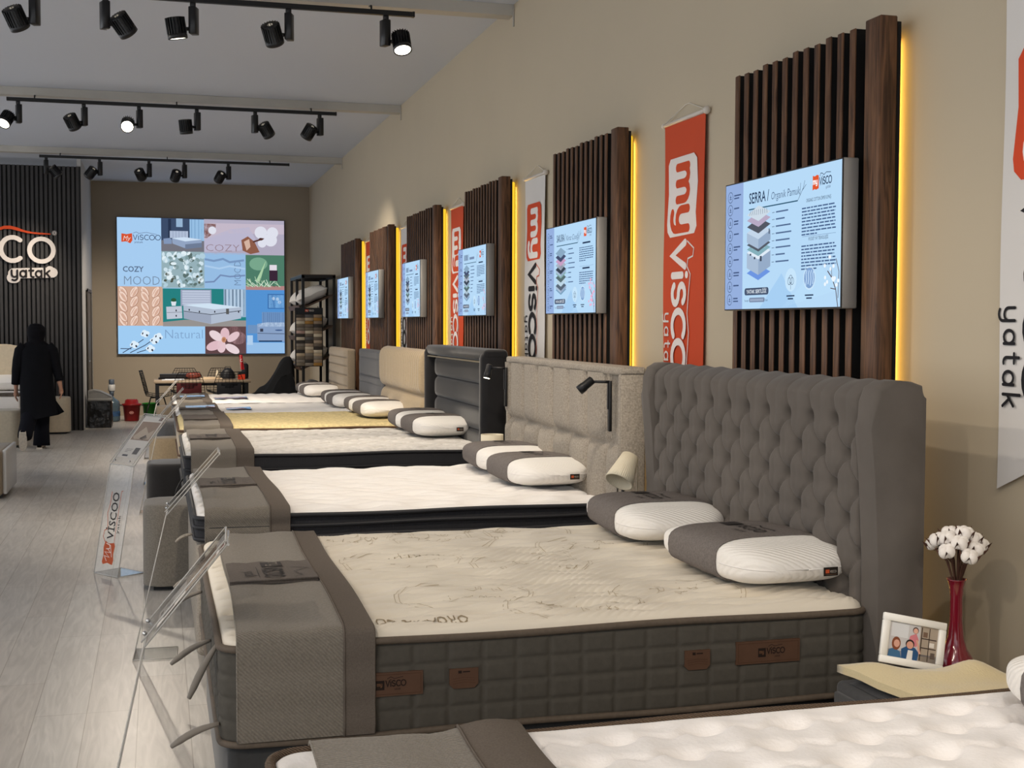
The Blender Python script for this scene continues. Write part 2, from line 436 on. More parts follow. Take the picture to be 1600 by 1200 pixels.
B_ = [(-1.36, (-.35, -.6, -.75), -1, 'lit spotlight at the left end of the middle rail, lens facing down left'),
      (-.72, (.35, .55, -.7), -1, 'black spotlight on the middle rail, second from the left, head turned away'),
      (-.17, (-.05, -.88, -.5), -1, 'brightest spotlight on the middle rail, glaring straight at the camera'),
      (.42, (.1, .22, -.95), -1, 'black spotlight on the middle rail, fourth from the left'),
      (1.03, (.5, .5, -.7), 1, 'black spotlight on the middle rail, second from the right, head right of its box'),
      (1.72, (-.4, .5, -.7), -1, 'black spotlight at the right end of the middle rail')]
for x, a, sd, lb in B_: spotlight(x, 14.12, a, sd, lb, boxrot=.3, power=1.5)
C_ = [(-1.46, (.6, .3, -.6), 1, 'black spotlight at the left end of the farthest rail, in front of the dark battens'),
      (-.76, (-.5, .4, -.6), -1, 'black spotlight on the farthest rail, second from the left'),
      (-.10, (.3, .75, -.6), -1, 'black spotlight on the farthest rail above the big screen logo'),
      (.38, (-.2, .7, -.6), -1, 'black spotlight on the farthest rail, second from the right'),
      (.99, (-.3, .7, -.55), -1, 'black spotlight at the right of the farthest rail, above the middle of the big screen')]
for i, (x, a, sd, lb) in enumerate(C_): spotlight(x, 18.82, a, sd, lb, boxrot=.3, power=1.5)
for x, a, p in [(-3.0, (1.0, -.35, -.62), 1.0), (-2.0, (.75, .3, -.62), .9), (-.9, (.75, -.12, -.85), .6), (.3, (.25, .75, -.7), 1.1), (1.3, (.1, .6, -.8), .9), (-1.4, (.15, .2, -1), .8)]:
    spotlight(x, 4.68, a, 1, 'black track spotlight beyond the top of the photo, aimed at the near beds', group='spotlights out of view', power=p)
for x, a, p in [(-2.6, (.8, .35, -.62), .9), (-1.4, (.3, .6, -.8), 1.0), (0.1, (.5, .55, -.7), .8), (1.3, (.35, .5, -.7), .8)]:
    spotlight(x, -.07, a, 1, 'black track spotlight beyond the top of the photo, aimed at the near beds', group='spotlights out of view', power=p)

# ================================================================ SLAT PANELS WITH LIGHT STRIPS, SCREENS, BANNERS
def wood_mat():
    M = mat('walnut_stained_wood', (84, 56, 38), .5, spec=.35)
    nt = M.node_tree; N = nt.nodes; L = nt.links; P = N['Principled BSDF']
    tc = N.new('ShaderNodeTexCoord'); mp = N.new('ShaderNodeMapping'); mp.inputs['Scale'].default_value = (14, 14, .9); L.new(tc.outputs['Object'], mp.inputs[0])
    n = N.new('ShaderNodeTexNoise'); n.inputs['Scale'].default_value = 3; n.inputs['Detail'].default_value = 6; n.inputs['Distortion'].default_value = 1.5; L.new(mp.outputs[0], n.inputs['Vector'])
    cr = N.new('ShaderNodeValToRGB'); cr.color_ramp.elements[0].position = .3; cr.color_ramp.elements[0].color = rgb((52, 33, 22)); cr.color_ramp.elements[1].position = .72; cr.color_ramp.elements[1].color = rgb((122, 86, 60))
    L.new(n.outputs[0], cr.inputs[0]); L.new(cr.outputs[0], P.inputs['Base Color'])
    return M
M_WOOD = wood_mat(); M_BACK_AND_SHADE = mat('black_felt_and_slat_shade', (14, 12, 11), .9)  # black felt of the backing, also the painted shade on slat sides
M_AMBER = emis((255, 202, 52), 1.1)
XF = 2.505
PAN = [(4.12, 5.32), (6.85, 8.07), (9.37, 10.58), (11.80, 13.20), (14.27, 15.62), (16.78, 18.17)]
PL = ['largest walnut slat wall panel, nearest the camera, above the buttoned grey headboard',
      'walnut slat wall panel with amber edge light above the channelled beige headboard',
      'walnut slat wall panel, third from the camera, above the black headboard',
      'walnut slat wall panel, fourth from the camera, behind the sand coloured headboard',
      'narrow looking walnut slat wall panel, second from the far end of the row',
      'farthest walnut slat wall panel, next to the pillow rack']
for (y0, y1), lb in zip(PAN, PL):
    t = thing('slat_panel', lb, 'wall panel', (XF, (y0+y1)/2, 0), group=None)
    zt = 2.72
    MB().box(2.575, 2.59, y0+.002, y1, .02, zt-.01).build('backing_board', M_BACK_AND_SHADE, t)
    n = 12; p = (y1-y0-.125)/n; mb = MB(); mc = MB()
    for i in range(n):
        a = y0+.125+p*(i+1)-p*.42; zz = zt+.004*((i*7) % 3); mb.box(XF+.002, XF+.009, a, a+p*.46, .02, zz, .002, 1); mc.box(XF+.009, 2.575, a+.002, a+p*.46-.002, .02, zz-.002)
    mb.build('slats', M_WOOD, t); mc.build('slat_shaded_sides', M_BACK_AND_SHADE, t)  # slat sides coloured black to paint in the shade between the slats
    MB().box(XF, 2.575, y0, y0+.105, .02, zt+.01, .004, 1).build('end_post', M_WOOD, t)
    MB().box(2.59, XW-.002, y0+.30, y1-.2, .3, 2.5).build('wall_bracket', M_BACK_AND_SHADE, t)
    MB().box(2.606, XW-.003, y0+.10, y0+.20, .02, 2.70, .008, 2).build('light_strip', M_AMBER, t)
    l = bpy.data.lights.new('strip_glow', 'AREA'); l.shape = 'RECTANGLE'; l.size = .03; l.size_y = 2.6; l.energy = 3.2; l.color = (1, .56, .10)
    lo = bpy.data.objects.new('strip_glow', l); COL.objects.link(lo); lo.parent = t
    lo.matrix_world = Matrix.Translation(Vector((2.622, y0+.094, 1.36))-rootloc[t.name]) @ Matrix(((1, 0, 0, 0), (0, 0, 1, 0), (0, 1, 0, 0), (0, 0, 0, 1)))
    MB().box(2.60, XW-.002, y0+.20, y0+.215, .02, 2.70).build('strip_channel', mat('aluminium_channel', (150, 150, 150), .4, metal=.8), t)

LB, NV, OR_, WH = (184, 219, 248), (44, 62, 92), (226, 88, 48), (236, 244, 252)
def logo_small(c, x, y, h, dark=NV):
    """little badge with my + VISCO + yatak"""
    w = h*.9
    c.poly([(x, y-.04*h), (x+.3*w, y+.03*h), (x+.6*w, y-.03*h), (x+w, y+.04*h), (x+w*.98, y+h), (x+.7*w, y+h*1.06), (x+.35*w, y+h*.97), (x+.02*w, y+h*1.05)], OR_)
    c.up(); c.letters('my', x+.1*w, y+.4*h, h*.42, (255, 255, 255), .2, kx=.92)
    c.letters('VISCO', x+w*1.1, y+.28*h, h*.52, dark, .17, kx=.8)
    c.line([(x+w*1.2, y+h*.9), (x+w*1.3, y+h*1.12), (x+w*1.55, y+h*1.1), (x+w*1.8, y+h*.96), (x+w*2.2, y+h*1.12), (x+w*2.9, y+h*1.06)], h*.05, dark)
    c.letters('yatak', x+w*2.15, y-.05*h, h*.2, (110, 130, 160), .14); c.up(-1)
def tv_art(c, idx, title, sub):
    rnd = random.Random(idx)
    c.rect(0, 0, 178, 100, LB); c.up()
    c.rect(0, 0, 31, 100, (150, 176, 222))
    for k, (a, b, d) in enumerate([((95, 0), (150, 30), (178, 12)), ((60, 0), (95, 26), (120, 0)), ((120, 60), (178, 45), (178, 90))]): c.poly([a, b, d], [(186, 222, 250), (168, 208, 244), (184, 220, 249)][k])
    c.up()
    for k in range(9):
        y = 90-k*10.3
        c.ring(8.5, y, 4.3, 4.3, .45, NV, 16); c.rect(6.7, y-1.6, 3.6, .5, NV); c.rect(7.2, y, 2.6, .5, NV); c.rect(8.2, y-1.6, .5, 3.4, NV)
        c.rect(15, y+.4, 6+rnd.random()*7, 1.1, (70, 90, 130))
        if k % 2 == 0: c.rect(15, y-1.8, 5+rnd.random()*5, 1.0, (70, 90, 130))
    if title:
        c.text(title+' /', 41, 82, 8.5, NV, w=33, off=.012); c.text(sub, 77, 82, 6.0, (66, 88, 122), w=44, shear=.15, off=-.006)
    else:
        for k in range(5): c.rect(41+k*5.2, 82, 3.4, 8.5, (96, 114, 146))
        c.rect(70, 82, 1, 9, NV); c.rect(76, 82.5, 30, 3.6, (120, 142, 176))
    c.line([(41, 77.5), (118, 77.5)], .9, (40, 84, 110)); c.line([(118, 77.5), (126, 86), (128, 91)], .4, NV); c.line([(121, 80.7), (122, 90)], .4, NV); c.line([(124, 84), (130, 88)], .4, NV)
    logo_small(c, 139, 83, 9.5)
    # exploded mattress layers
    cx, w, h = 58, 19.5, 6.0
    def sheet(y, col): c.poly([(cx-w, y), (cx, y-h), (cx+w, y), (cx, y+h)], col)
    def slab(y, hh, top, l, r):
        c.poly([(cx-w, y), (cx, y-h), (cx, y-h-hh), (cx-w, y-hh)], l); c.poly([(cx, y-h), (cx+w, y), (cx+w, y-hh), (cx, y-h-hh)], r); c.up(); sheet(y, top); c.up(-1)
    if idx == 0:
        seq = [(28, 0, (110, 150, 226)), (44, 12, (224, 236, 248)), (46.5, 0, (134, 176, 188)), (50, 0, (86, 92, 104)), (59.5, 7.5, (196, 214, 234)), (64, 0, (84, 88, 100)), (69, 0, (184, 170, 196)), (73.5, 0, (206, 220, 232))]
    else:
        cs = [(120, 160, 190), (90, 104, 120), (190, 214, 230), (90, 110, 114), (134, 176, 170), (60, 70, 84), (170, 180, 196), (200, 160, 196) if idx == 1 else (96, 110, 120), (70, 80, 110), (140, 170, 196)]
        seq = [(27+4.7*k, 3.0 if k in (1, 5) else 0, cs[k]) for k in range(10)]
    for y, hh, col in seq:
        c.up()
        if hh: slab(y, hh, col, (170, 190, 214), (150, 172, 200))
        else: sheet(y, col)
    if idx == 0:
        c.up()
        for k in range(9): c.line([(cx-15+k*3.6, 72.4-abs(k-4)*-.1), (cx-12.5+k*3.2, 76.5)], .5, (90, 106, 124))
        for k in range(3): c.rect(cx+3, 36.4-k*0, 3, 4, (60, 70, 88)); c.rect(cx-14, 41.5, 2.5, 1.5, (60, 70, 88)); c.rect(cx-7, 38.4, 2.5, 1.8, (60, 70, 88)); c.rect(cx+17, 56.5, 1.4, 4, (60, 70, 88))
        c.up(-1)
    for k in range(8):
        y = 72-k*5.3; c.line([(80, y), (84, y)], .35, NV); c.rect(86, y-.5, 10+rnd.random()*14, 1.1, (84, 108, 146))
    c.up(2)
    if idx == 0: c.text('ORGANIC COTTON ÖRME KUMAŞ', 131, 75, 2.6, NV, w=34); c.text('POCKET YAY TEKNOLOJİSİ', 135, 47.6, 2.4, NV, w=27)
    else:
        c.rect(136, 75, 26, 1.8, NV); c.rect(136, 47.6, 24, 1.8, NV)
    c.words(125, 70.5, 48, 9 if idx == 0 else 7, 2.35, (72, 98, 140), .42, .06, rnd)
    c.words(125, 43.5, 48, 8 if idx == 0 else 6, 2.35, (72, 98, 140), .42, .06, rnd)
    c.line([(126, 50.8), (172, 50.8)], .25, (110, 136, 176))
    c.ell(110, 20.5, 8.6, 8.6, (200, 230, 252)); c.ell(137, 21, 8.6, 8.6, (206, 232, 252)); c.up()
    c.ell(137, 21, 7.4, 7.4, (126, 160, 206)); c.ring(110, 21, 2.4, 3.0, .4, NV, 14); c.ring(107.8, 19.6, 2.3, 2.6, .4, NV, 14); c.ring(112.2, 19.6, 2.3, 2.6, .4, NV, 14); c.line([(110, 18), (110, 13.5)], .4, NV)
    c.up()
    for k in range(4): c.line([(132+k*3.2, 15.5+(k % 2)), (133+k*3.2, 20), (132.4+k*3.2, 24), (133.6+k*3.2, 26.6)], 1.5, (186, 214, 244))
    c.rect(104, 8.3, 12, 1.0, NV); c.rect(106, 6.2, 8, 1.0, NV); c.rect(131, 8.3, 12, 1.0, NV); c.rect(133, 6.2, 8, 1.0, NV)
    c.rrect(36, 10.6, 40, 5.6, 2.2, (72, 86, 112)); c.rrect(44, 5, 26, 3.6, 1.6, (126, 142, 170)); c.up()
    c.text('YATAK SERTLİĞİ', 39.5, 12.0, 2.9, (236, 246, 255), w=33, off=.01)
    for k in range(9): c.rect(46.2+k*2.4, 6, 1.3, 1.5, (180, 196, 220))
    c.text('Yumuşak', 36, 5.6, 1.7, NV, w=7); c.text('Sert', 71, 5.6, 1.7, NV, w=4)
    # branch in the lower right corner
    st, bl = ((84, 60, 62), (240, 248, 255)) if idx == 0 else ((120, 44, 70), (240, 176, 206))
    c.line([(176, 0), (173, 12), (168, 20), (162, 25)], .9, st); c.line([(173, 12), (166, 13)], .6, st); c.line([(176, 6), (177, 24), (173, 33)], .7, st); c.line([(168, 20), (167, 27)], .5, st)
    c.up()
    for k in range(26 if idx == 1 else 12):
        c.ell(158+rnd.random()*19, 8+rnd.random()*28, 1.3+rnd.random()*.9, 1.4, bl, n=8)
M_TVSIDE = mat('silver_display_housing', (168, 164, 158), .45, metal=.2)
TVS = [(4.25, 5.262, 'SERRA', 'Organik Pamuk', 'largest wall display, showing SERRA with layered mattress drawing'),
       (7.005, 7.993, 'SAKURA', 'Kiraz Çiçeği', 'wall display with pink blossom branch in its corner, second from the camera'),
       (9.57, 10.52, '', '', 'wall display with grey mattress layers, third from the camera, over the black headboard'),
       (12.15, 13.08, '', '', 'wall display behind the sand headboard, fourth from the camera'),
       (14.56, 15.49, '', '', 'small looking wall display, second from the far end'),
       (16.97, 18.03, '', '', 'farthest wall display, beside the pillow rack')]
for i, (y0, y1, ti, su, lb) in enumerate(TVS):
    t = thing('wall_display', lb, 'screen', (2.44, (y0+y1)/2, 1.68))
    z0 = 1.680; z1 = 2.236
    MB().box(2.4405, 2.5045, y0, y1, z0, z1, .004, 1).build('housing', M_TVSIDE, t)
    MB().box(2.4375, 2.4405, y0+.001, y1-.001, z0+.001, z1-.001).build('bezel', M_BLACK, t)
    c = Canvas((2.4373, y1-.006, z0+.006), (0, -1, 0), (0, 0, 1), (y1-y0-.012)/178.0, .00022)
    c.V = Vector((0, 0, 1))*((z1-z0-.012)/(y1-y0-.012)*1.78)
    c.N = Vector((-1, 0, 0)); tv_art(c, i, ti, su); c.build('screen_picture', t, emit=1.0)

M_OBAN, M_WBAN = mat('orange_banner_cloth', (206, 74, 34), .75, noise=(2, .93)), mat('white_banner_cloth', (222, 218, 214), .75, noise=(2, .95))
def banner(y0, y1, orange, label, notch=False, zt=2.675):
    w = y1-y0; zb = 1.07 if not notch else 1.09; x = 2.618
    t = thing('hanging_banner', label, 'banner', (x, (y0+y1)/2, zb))
    cl = M_OBAN if orange else M_WBAN
    def fn(u, v):
        y = y1-w*u; z = zt-(zt-zb)*v
        if notch and v > .93: z = zt-(zt-zb)*.93-(zt-zb)*.07*((v-.93)/.07)*(1-2.2*min(u, 1-u)) 
        return (x+.003*sin(v*9+u*2), y, z)
    mb = MB().grid(fn, 8, 40); mb.grid(lambda u, v: Vector(fn(u, v))+Vector((.002, 0, 0)), 8, 40)
    mb.build('banner_cloth', cl, t)
    MB().tube([(x, y0-.012, zt), (x, y1+.012, zt)], .011, 10).build('top_rod', mat('white_banner_rod', (214, 206, 196), .4), t)
    MB().sphere((x, y0-.018, zt), .02, 10, 8).sphere((x, y1+.016, zt), .014, 10, 8).build('rod_cap', mat('white_banner_rod', 0), t)
    MB().tube([(x, y0+.01, zt+.01), (XW-.006, (y0+y1)/2-.03, zt+.075), (XW-.006, (y0+y1)/2+.03, zt+.075), (x, y1-.01, zt+.01)], .0022, 5).build('hanging_cord', mat('white_cord', (220, 215, 205), .6), t)
    if not notch: MB().tube([(x, y0-.005, zb), (x, y1+.005, zb)], .009, 8).build('bottom_rod', mat('white_banner_rod', 0), t)
    # artwork, written top to bottom: local u runs down, v runs towards +y (left in the photo is +y)
    ink = (236, 228, 224) if orange else (28, 26, 30)
    box, my = ((236, 228, 224), (208, 76, 36)) if orange else ((214, 74, 36), (240, 234, 230))
    c = Canvas((x-.0035, y1, zt), (0, 0, -1), (0, -1, 0), 1.0, .0005); c.N = Vector((-1, 0, 0))
    # canvas x = distance below the top, canvas y = distance from far edge towards near edge
    c2 = c
    L0, L1 = .19, .60; a, b = .12*w, .84*w
    c.poly([(L0, a+.03), (L0+.03, a+.005), (L0+.18, a+.01), (L0+.34, a-.012), (L1-.03, a-.005), (L1, a+.03), (L1-.005, b-.03), (L1-.04, b), (L0+.3, b-.012), (L0+.15, b+.012), (L0+.03, b), (L0, b-.04)], box)
    c.up(); c.letters('my', L0+.055, .36*w, .17, my, .26, kx=1.22, ky=1.35)
    c.letters('VISCO', L1+.035, .25*w, .165, ink, .23, kx=.98)
    sw = (220, 215, 210) if orange else (206, 96, 60)
    c.line([(L1+.03, .62*w), (L1+.07, .78*w), (L1+.11, .76*w), (L1+.12, .64*w), (L1+.16, .62*w), (L1+.2, .70*w), (L1+.3, .66*w), (L1+.4, .63*w), (L1+.5, .67*w), (L1+.67, .62*w)], .008, sw, True)
    c.letters('yatak', L1+.40, .05*w, .085, ink if not orange else sw, .12, gap=.12)
    # letters' up direction is canvas +y = near edge; flip so tops point to the near edge
    c.build('printed_logo', t)
banner(5.90, 6.42, True, 'orange hanging banner with white logo, between the two nearest slat panels')
banner(8.62, 9.12, False, 'white hanging banner with orange badge, between the second and third slat panels')
banner(11.11, 11.60, True, 'orange hanging banner behind the third wall display')
banner(13.63, 14.12, False, 'white hanging banner partly hidden by the fourth slat panel')
banner(16.05, 16.62, True, 'farthest orange hanging banner, mostly hidden by the fifth slat panel')
banner(3.02, 3.565, False, 'white hanging banner cut by the right edge of the photo', notch=True)
# ================================================================ BEDS
M_WHITEKNIT = mat('white_knit', (238, 234, 230), .85, spec=.2, sheen=.3, bump=(140, .35, .002))
M_PLUSH = mat('white_plush', (242, 238, 236), .9, spec=.1, sheen=.5, bump=(90, .5, .003))
M_CREAMKNIT = mat('cream_cotton_knit', (226, 217, 201), .85, spec=.2, sheen=.2, bump=(220, .3, .0015))
M_RUNNER = mat('grey_herringbone_runner', (142, 134, 123), .9, spec=.15, sheen=.15, noise=(160, .75), weave=(55, 'DIAGONAL', .5, .8))
M_BORDER = mat('taupe_runner_border', (106, 97, 89), .9, spec=.15, noise=(220, .8), bump=(200, .4, .001))
M_BANDG = mat('charcoal_melange_band', (122, 115, 111), .9, spec=.15, noise=(150, .7), bump=(200, .4, .001))
M_PIPE = mat('taupe_piping', (98, 86, 74), .7, noise=(80, .8))
M_TAN = mat('sand_chenille', (176, 156, 126), .9, sheen=.3, noise=(70, .85), bump=(120, .4, .001))
M_VELVET = mat('graphite_velvet', (98, 92, 87), .85, spec=.15, sheen=.12, noise=(9, .86), bump=(180, .25, .001))
M_BLACKV = mat('black_velvet', (36, 35, 36), .8, spec=.2, sheen=.35, noise=(10, .85), bump=(180, .25, .001))
M_BEIGE = mat('beige_ribbed_chenille', (196, 184, 168), .95, sheen=.1, noise=(120, .6), weave=(75, 'Y', .6, .7))
M_BEIGEV = mat('beige_vertical_rib', (142, 134, 122), .95, sheen=.2, noise=(120, .7), weave=(42, 'DIAGONAL', .1, .95))
M_GREYF = mat('slate_grey_fabric', (104, 103, 104), .9, sheen=.2, noise=(80, .85), bump=(200, .3, .001))
M_TAUPEF = mat('taupe_fabric', (150, 134, 112), .9, sheen=.2, noise=(80, .85), bump=(200, .3, .001))
M_QUILT = mat('dark_olive_grey_quilted', (80, 76, 69), .92, noise=(60, .85), bump=(200, .3, .001))
M_DARKSIDE = mat('black_mattress_border', (42, 42, 46), .8, weave=(50, 'X', .3, .8))
M_LEATHER = mat('brown_leather_tag', (90, 64, 48), .55, noise=(30, .85))

def rrect_path(x0, x1, y0, y1, r, n=8):
    """rounded rectangle with evenly spaced points, returns list of (x,y)"""
    raw = []
    for cx, cy, a in ((x1-r, y0+r, -90), (x1-r, y1-r, 0), (x0+r, y1-r, 90), (x0+r, y0+r, 180)):
        raw += [(cx+r*cos(R(a+90*i/n)), cy+r*sin(R(a+90*i/n))) for i in range(n+1)]
    return raw
def resample(p, step):
    out = []; n = len(p)
    for i in range(n):
        a, b = p[i], p[(i+1) % n]; l = sqrt((a[0]-b[0])**2+(a[1]-b[1])**2); k = max(1, int(l/step))
        out += [(a[0]+(b[0]-a[0])*j/k, a[1]+(b[1]-a[1])*j/k) for j in range(k)]
    return out
def smooth(e): e = max(0, min(1, e)); return e*e*(3-2*e)
def top_fn(x0, x1, y0, y1, zt, pat, roll=.035, rw=.06):
    def h(x, y):
        e = min(x-x0, x1-x, y-y0, y1-y); q = max(0, min(1, e/rw))
        return zt-roll*(1-sqrt(max(0, 1-(1-q)**2)))+pat(x, y)*smooth(e/.05)
    return h
def pat_plush(x, y):
    a, b = .205, .125; v = 0
    p = x/a+ (0 if int(math.floor(y/b)) % 2 else .5); fx = p-math.floor(p); fy = y/b-math.floor(y/b)
    # dimples on a staggered lattice
    d = 9
    for jy in (math.floor(y/b), math.floor(y/b)+1):
        off = 0 if jy % 2 else .5
        px = (math.floor(x/a-off+.5)+off)*a; dx, dy = (x-px), (y-jy*b); d = min(d, sqrt((dx*.75)**2+dy*dy))
    s_ = y/b+.10*sin(4*pi*x/a+.6); s_ = abs(s_-round(s_))*b; return -.024*math.exp(-(d/.028)**2)-.007*math.exp(-(s_/.012)**2)+.004*sin(5*x+11*y)*sin(13*x-3*y)+.003*sin(2*pi*(x/a+y/b/2))*sin(2*pi*(x/a-y/b/2)+.4)+.003*sin(31*x+9*y)-.004
def pat_wave(x, y):
    a, b = .27, .19; d = 9
    for jy in (math.floor(y/b), math.floor(y/b)+1):
        off = 0 if jy % 2 else .5
        px = (math.floor(x/a-off+.5)+off)*a; dx, dy = x-px, y-jy*b; d = min(d, sqrt((dx*.6)**2+dy*dy))
    yy = y+.018*sin(2*pi*x/a); l = abs((yy/b*2) % 2-1); l2 = 1-l
    return -.034*math.exp(-(d/.042)**2)-.018*math.exp(-(min(l, l2)/.2)**2)+.004*sin(14*x+5*y)
def pat_quilt(x, y):
    v = pat_wave(x*.9+.1, y*1.0+.05)*.55
    u = x*.8+y*.6; w = sin(2.1*x+1.3)*sin(2.6*y+.4)
    if w > -.25: v += .0028*sin(2*pi*(y*.75-x*.35+.05*sin(7*x))/.022)
    return v+.003*sin(9*x)*sin(8*y)
def pat_diamond(x, y):
    p = ((x+y)/.34) % 1; q = ((x-y)/.34) % 1; p = min(p, 1-p); q = min(q, 1-q)
    return -.016*(math.exp(-(p/.07)**2)+math.exp(-(q/.06)**2))+.003*sin(17*x)*sin(19*y)
def pat_soft(x, y): return .010*sin(2*pi*x/.3)*sin(2*pi*y/.25)-.006*math.exp(-(((y/.3) % 1-.5)/.1)**2)
def pat_fleck(x, y): return .002*sin(60*x)*sin(57*y)+.002*sin(23*x+7*y)

def runner(x0, x1, xb, mt, label, drop, zt, y0, y1, yp=(.36, .56), logo=True, wavy=0, group=None, skew=0):
    """cloth laid over the foot of a mattress; light part x0..xb, darker border xb..x1"""
    t = thing('bed_runner', label, 'bed runner', ((x0+x1)/2, (y0+y1)/2, zt), group=group)
    path = []
    def top(y): return zt+.012
    za = zt-drop; yn, yf = y0-.016, y1+.016
    path += [(yn-.004*sin(i*1.3), za+(zt-.02-za)*i/12) for i in range(13)]
    path += [(yn+.028*(1-cos(R(a))), zt-.02+.032*sin(R(a))) for a in (20, 45, 70)]
    n = 44
    path += [(yn+.05+(yf-yn-.1)*i/n, zt+.012) for i in range(n+1)]
    path += [(yf-.028*(1-cos(R(a))), zt-.02+.032*sin(R(a))) for a in (70, 45, 20)]
    path += [(yf, zt-.02-(zt-.02-za)*i/8) for i in range(9)]
    m_ = len(path)-1
    def surf(xa, xc, off, j0=0, j1=None):
        def fn(u, v):
            k = v*m_; i = min(int(k), m_-1); f = k-i; y = path[i][0]*(1-f)+path[i+1][0]*f; z = path[i][1]*(1-f)+path[i+1][1]*f
            i2 = max(0, min(m_-1, i)); dy, dz = path[i2+1][0]-path[i2][0], path[i2+1][1]-path[i2][1]; l = sqrt(dy*dy+dz*dz) or 1
            x = xa+(xc-xa)*u+skew*(y-y0)
            wv = wavy*(sin(9*x+3*y)*sin(7*y+1)+.6*sin(21*x+5*y)) if z > zt else 0
            return Vector((x+.004*sin(5*y), y-dz/l*(off), z+dy/l*off+.003*sin(x*30)*(1 if z > zt else 0)+max(-.004, wv)))
        return fn
    a = MB().grid(surf(x0, xb, .0), 10, 90); a.grid(surf(x0, xb, -.004), 10, 90)
    a.tube([surf(x0, xb, -.002)(0, i/60) for i in range(61)], .003, 6)
    a.build('runner_cloth', M_RUNNER, t)
    b = MB().grid(surf(xb-.004, x1, .003), 6, 90); b.grid(surf(xb-.004, x1, -.003), 6, 90); b.tube([surf(xb, x1, 0)(1, i/60) for i in range(61)], .0035, 6); b.tube([surf(xb, x1, .004)(0, i/60) for i in range(61)], .0025, 5)
    b.build('runner_border', M_BORDER, t)
    if yp:
        ya, yb_ = y0+(y1-y0)*yp[0], y0+(y1-y0)*yp[1]
        p = MB().grid(lambda u, v: Vector((x0+.004+(xb-x0-.008)*u+skew*(ya-y0+(yb_-ya)*v), ya+(yb_-ya)*v, zt+.019+wavy+.006*(1-v)+.002*sin(20*u+6*v))), 12, 8)
        p.grid(lambda u, v: Vector((x0+.004+(xb-x0-.008)*u+skew*(ya-y0), ya, zt+.012+.013*v)), 12, 1)
        p.tube([(x0+.004+skew*(ya-y0), ya, zt+.024+wavy), (xb-.006+skew*(ya-y0), ya, zt+.024+wavy)], .004, 6)
        pk = p.build('pocket', mat('dark_taupe_pocket', (100, 92, 86), .9, noise=(150, .75)), t)
        if logo:
            c = Canvas((0, 0, 0), (0, -1, 0), (1, 0, 0), 1, .0006)
            c.N = Vector((0, 0, 1))
            ink = (36, 30, 30); L = (yb_-ya)
            c.o = Vector((x0+(xb-x0)*.42+skew*(ya-y0), yb_-.01, zt+.028+wavy))
            c.warp = lambda x, y, d, c=c: Vector((c.o.x+y, c.o.y-x, zt+.0195+wavy+.006*max(0, min(1, (x+.01)/L))+.0015+.0005*sin(y*40)+d))
            c.rect(0.02, .0, L*.24, L*.2, ink); c.up().letters('my', .03, .03, L*.12, (120, 112, 104), .12); c.up(-1)
            c.text('VISCOO', L*.33, -.003, L*.2, ink, w=L*.55, off=.02); c.line([(L*.35, L*.27), (L*.45, L*.42), (L*.6, L*.28), (L*.8, L*.34), (L*.9, L*.26)], .003, ink)
            c.line([(L*.3, -.02), (L*.85, -.02)], .002, ink); c.text('yatak', L*.5, -.065, L*.12, ink, w=L*.3)
            c.build('printed_logo', pk)
    return t

def mattress(x0, x1, y0, y1, zb, zt, label, mtop, mside, mpipe, pat, quilt=None, pipes=(0.0,), res=(120, 90), roll=.035):
    t = thing('mattress', label, 'mattress', ((x0+x1)/2, (y0+y1)/2, zb))
    ze = zt-roll; h = top_fn(x0+.004, x1-.004, y0+.004, y1-.004, zt, pat, roll); r = .07
    nx, ny = res
    def fn(u, v):
        # cluster samples at the borders
        def cl(q): return q
        x = x0+.004+(x1-x0-.008)*u; y = y0+.004+(y1-y0-.008)*v
        cx = min(max(x, x0+r), x1-r); cy = min(max(y, y0+r), y1-r); dx, dy = x-cx, y-cy; l = sqrt(dx*dx+dy*dy)
        z = h(x, y)
        if dx and dy:
            mx = max(abs(dx), abs(dy)); k = mx/l; x, y = cx+dx*k, cy+dy*k
        return (x, y, z)
    MB().grid(fn, nx, ny).build('top_panel', mtop, t)
    loop = resample(rrect_path(x0, x1, y0, y1, r), .007 if quilt else .05)
    n = len(loop); per = 0; acc = [0]
    for i in range(n):
        a, b = loop[i], loop[(i+1) % n]; acc.append(acc[-1]+sqrt((a[0]-b[0])**2+(a[1]-b[1])**2))
    zc = (zb+ze)/2; hh = ze-zb
    def sf(u, v):
        i = min(int(round(u*n)), n) % n; a, b = loop[i-1], loop[(i+1) % n]; nxx, nyy = b[1]-a[1], -(b[0]-a[0]); l = sqrt(nxx*nxx+nyy*nyy) or 1
        s_ = acc[i]; z = zb+hh*v; o = 0.004*sin(pi*v)
        if quilt:
            qa, qb = quilt; p = (s_/qa) % 1; q = ((z-zb)/qb) % 1; p = min(p, 1-p)*qa; q = min(q, 1-q)*qb
            o += .004-.0065*max(math.exp(-(p/.007)**2), math.exp(-(q/.007)**2))
        return (loop[i][0]+nxx/l*o, loop[i][1]+nyy/l*o, z)
    MB().grid(sf, n, 44 if quilt else 4, closed_u=True).build('side_panel', mside, t)
    k = 0
    loop2 = resample(rrect_path(x0-.004, x1+.004, y0-.004, y1+.004, r), .06)
    for f in pipes:
        z = ze+(zb-ze)*f
        MB().tube([(p[0], p[1], z+.003*sin(p[0]*6+p[1]*5+f*3)) for p in loop2], .011 if f == 0 else .010, 8, closed=True, flatz=1.0).build('piping', mpipe, t)
    MB().box(x0+.02, x1-.02, y0+.02, y1-.02, zb, zb+.01).build('bottom_panel', mside, t)
    t['_h'] = 0; del t['_h']
    return t, h
